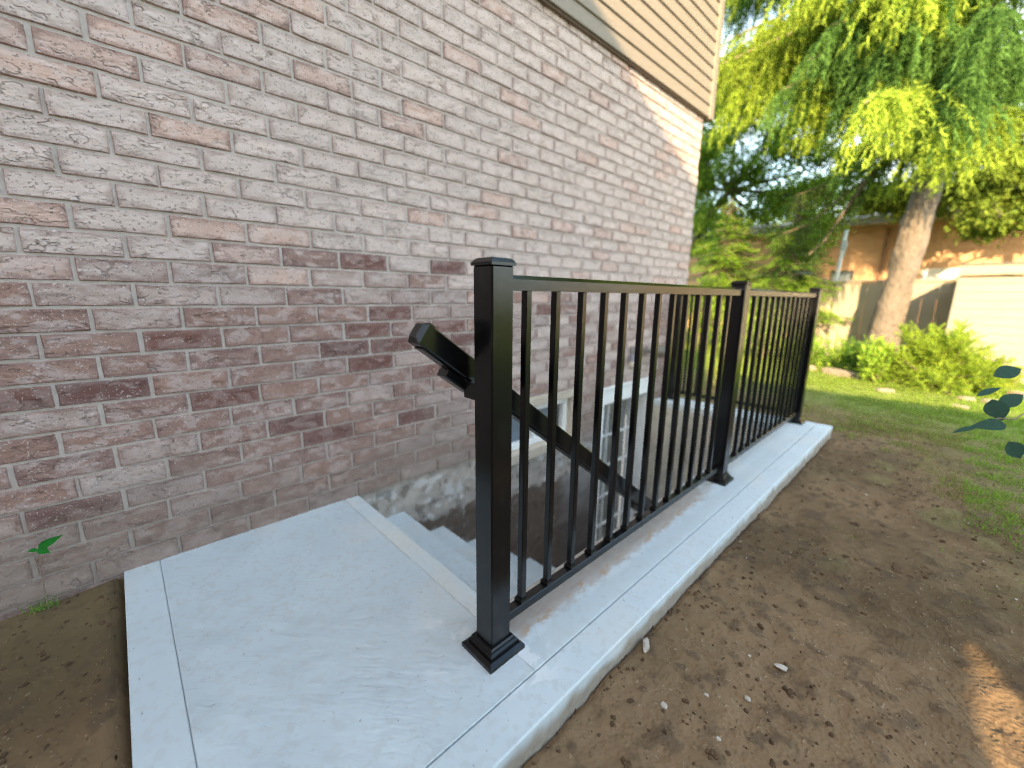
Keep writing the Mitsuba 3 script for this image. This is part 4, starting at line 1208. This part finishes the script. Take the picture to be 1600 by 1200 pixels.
cl = [((.9, 13.6, 3.5), (.7, .5, .5)), ((1.7, 13.4, 3.2), (.6, .5, .4)), ((.1, 13.6, 3.6), (.7, .5, .5)), ((2.6, 13.4, 3.3), (.6, .5, .4)), ((3.3, 13, 3.4), (.6, .5, .4)), ((1.9, 12.6, 3.5), (.7, .7, .6)), ((2.3, 12.4, 2.7), (.6, .6, .4)), ((1.8, 12.8, 4.9), (.8, .7, .6)), ((2.6, 12.6, 4.2), (.7, .7, .6)), ((2.5, 12.8, 5.6), (.8, .7, .7)), ((3.3, 12.4, 4.9), (.8, .8, .6)), ((4.6, 12.6, 4.6), (.9, .8, .6)), ((5.4, 12.5, 3.4), (.9, .8, .7)), ((5.6, 12.5, 4.6), (1.1, 1, 1)), ((4.0, 12.8, 5.6), (1.1, 1, .9)), ((5.8, 12.4, 3.2), (1, .8, .8))]
broad_tree('leafy_tree_001', (4.4, 12.4, 0), [(4.2, 12.4, -.3), (4.1, 12.4, 1.6), (3.9, 12.4, 2.8), (3.8, 12.4, 3.4)], [.14, .11, .09, .07], cl, 7000, .11, ((.10, .17, .03), (.24, .32, .05)), 'soft yellow-green tree above the shed at the right edge', 72)
cl = [((-.8, 26, 4.5), (2.2, 1.5, 1.5)), ((-5, 27, 5.0), (2.6, 1.5, 2)), ((6.5, 26, 5.0), (2.4, 1.5, 2.0)), ((10, 26, 4), (2.6, 1.5, 2.2)), ((-9, 26, 4), (2.6, 1.5, 2.2)), ((3.0, 28, 5.5), (2.2, 1.5, 1.2))]
broad_tree('distant_tree', (0, 26, 0), [(1, 26, -.3), (1, 26, 3), (1, 26, 4)], [.25, .2, .16], cl, 1500, .26, ((.06, .12, .03), (.12, .19, .04)), 'distant dark trees above the roof of the orange brick house', 73)

# ------------------------------------------------------------------ near plants
def stem_leaf(key, stem_pts, leafs, color, label, cat_, rad=.0022):
    ms = tube(np.array(stem_pts, float), np.linspace(rad, rad * .5, len(stem_pts)), 6)
    add(key + '__stem', ms, 'twig_bark')
    for (p, d, nrm, L, W) in leafs:
        p, d, nrm = map(lambda q: np.array(q, float), (p, d, nrm))
        d = d / np.linalg.norm(d); s = np.cross(nrm, d); s /= np.linalg.norm(s); u = np.cross(d, s)
        ts = np.linspace(0, 1, 9)
        prof = np.sin(np.pi * ts ** .72) * W / 2 * (1 - .12 * ts)
        prof[0] = prof[-1] = 0.0004
        v = []
        for t, w_ in zip(ts, prof):
            c_ = p + d * L * t - u * L * .18 * t ** 2
            v += [c_ + s * w_ + u * w_ * .35, c_, c_ - s * w_ + u * w_ * .35]
        k = np.arange(8)[:, None] * 3
        q = np.concatenate([k + [0, 1, 4, 3], k + [1, 2, 5, 4]])
        v = np.array(v)
        add(key + '__leaf', (v, q), 'leaf_bsdf', True, color=np.tile(color, (len(v), 1)) * (1 + .08 * np.sin(np.arange(len(v)))[:, None]))
    tag(key, label, cat_)


stem_leaf('weed', [(.03, -.99, -.03), (.04, -.985, .08), (.05, -.975, .205)], [((.05, -.975, .207), (.25, 1, .42), (1, -.1, .15), .062, .026), ((.05, -.975, .205), (.2, .32, -.35), (1, -.1, .3), .034, .026), ((.05, -.978, .2), (.3, -.7, .25), (1, .1, .5), .022, .014)],
          (.03, .20, .035), 'two-leaved green weed standing against the bottom of the brick wall at far left', 'plant', .0018)
r = np.random.default_rng(5)
n = 90
gp = np.stack([.02 + r.normal(0, .01, n), -1.0 + r.normal(0, .018, n), np.full(n, -.03)], 1)
(v, f), cc = needles(gp, np.stack([r.normal(.2, .5, n), r.normal(0, .7, n), np.ones(n)], 1), r.normal(size=(n, 3)), r.uniform(.02, .055, n), .003, tint(n, (.20, .34, .07), (.30, .42, .12)))
add('grass_tuft', (v, f), 'leaf_bsdf', color=cc)
tag('grass_tuft', 'small pale green grass tuft at the foot of the brick wall below the weed', 'grass tuft')
tw = [(2.75, 2.05, -.10), (2.62, 2.02, .25), (2.42, 1.94, .52), (2.253, 1.838, .618), (2.216, 1.788, .581), (2.173, 1.744, .585), (2.142, 1.705, .568), (2.102, 1.657, .548), (2.062, 1.61, .535)]
DK = (.05, .10, .075)
LV = []
for (a_, b_, W_, nr_) in (((2.144, 1.735, .656), (2.188, 1.753, .569), .072, (-.2, -1, .35)), ((2.195, 1.73, .565), (2.108, 1.638, .564), .052, (.1, -.9, .6)), ((2.115, 1.629, .557), (2.06, 1.567, .545), .022, (0, -.7, .8)),
                          ((2.103, 1.723, .663), (2.172, 1.81, .708), .026, (.1, -1, .7)), ((2.139, 1.842, .732), (2.228, 1.949, .774), .06, (.2, -1, .5)), ((2.177, 1.901, .602), (2.25, 1.998, .665), .06, (.2, -1, .6)),
                          ((2.213, 1.758, .496), (2.267, 1.793, .424), .06, (0, -1, .4)), ((2.30, 1.95, .70), (2.36, 1.99, .80), .07, (0, -1, .4)), ((2.45, 2.0, .45), (2.40, 2.0, .36), .07, (0, -1, .5))):
    d_ = np.array(b_) - np.array(a_)
    LV.append((a_, d_, nr_, float(np.linalg.norm(d_)), W_))
stem_leaf('leafy_twig', tw, LV, DK, 'dark blue-green leafy twig hanging in shade at the right edge', 'plant', .0035)
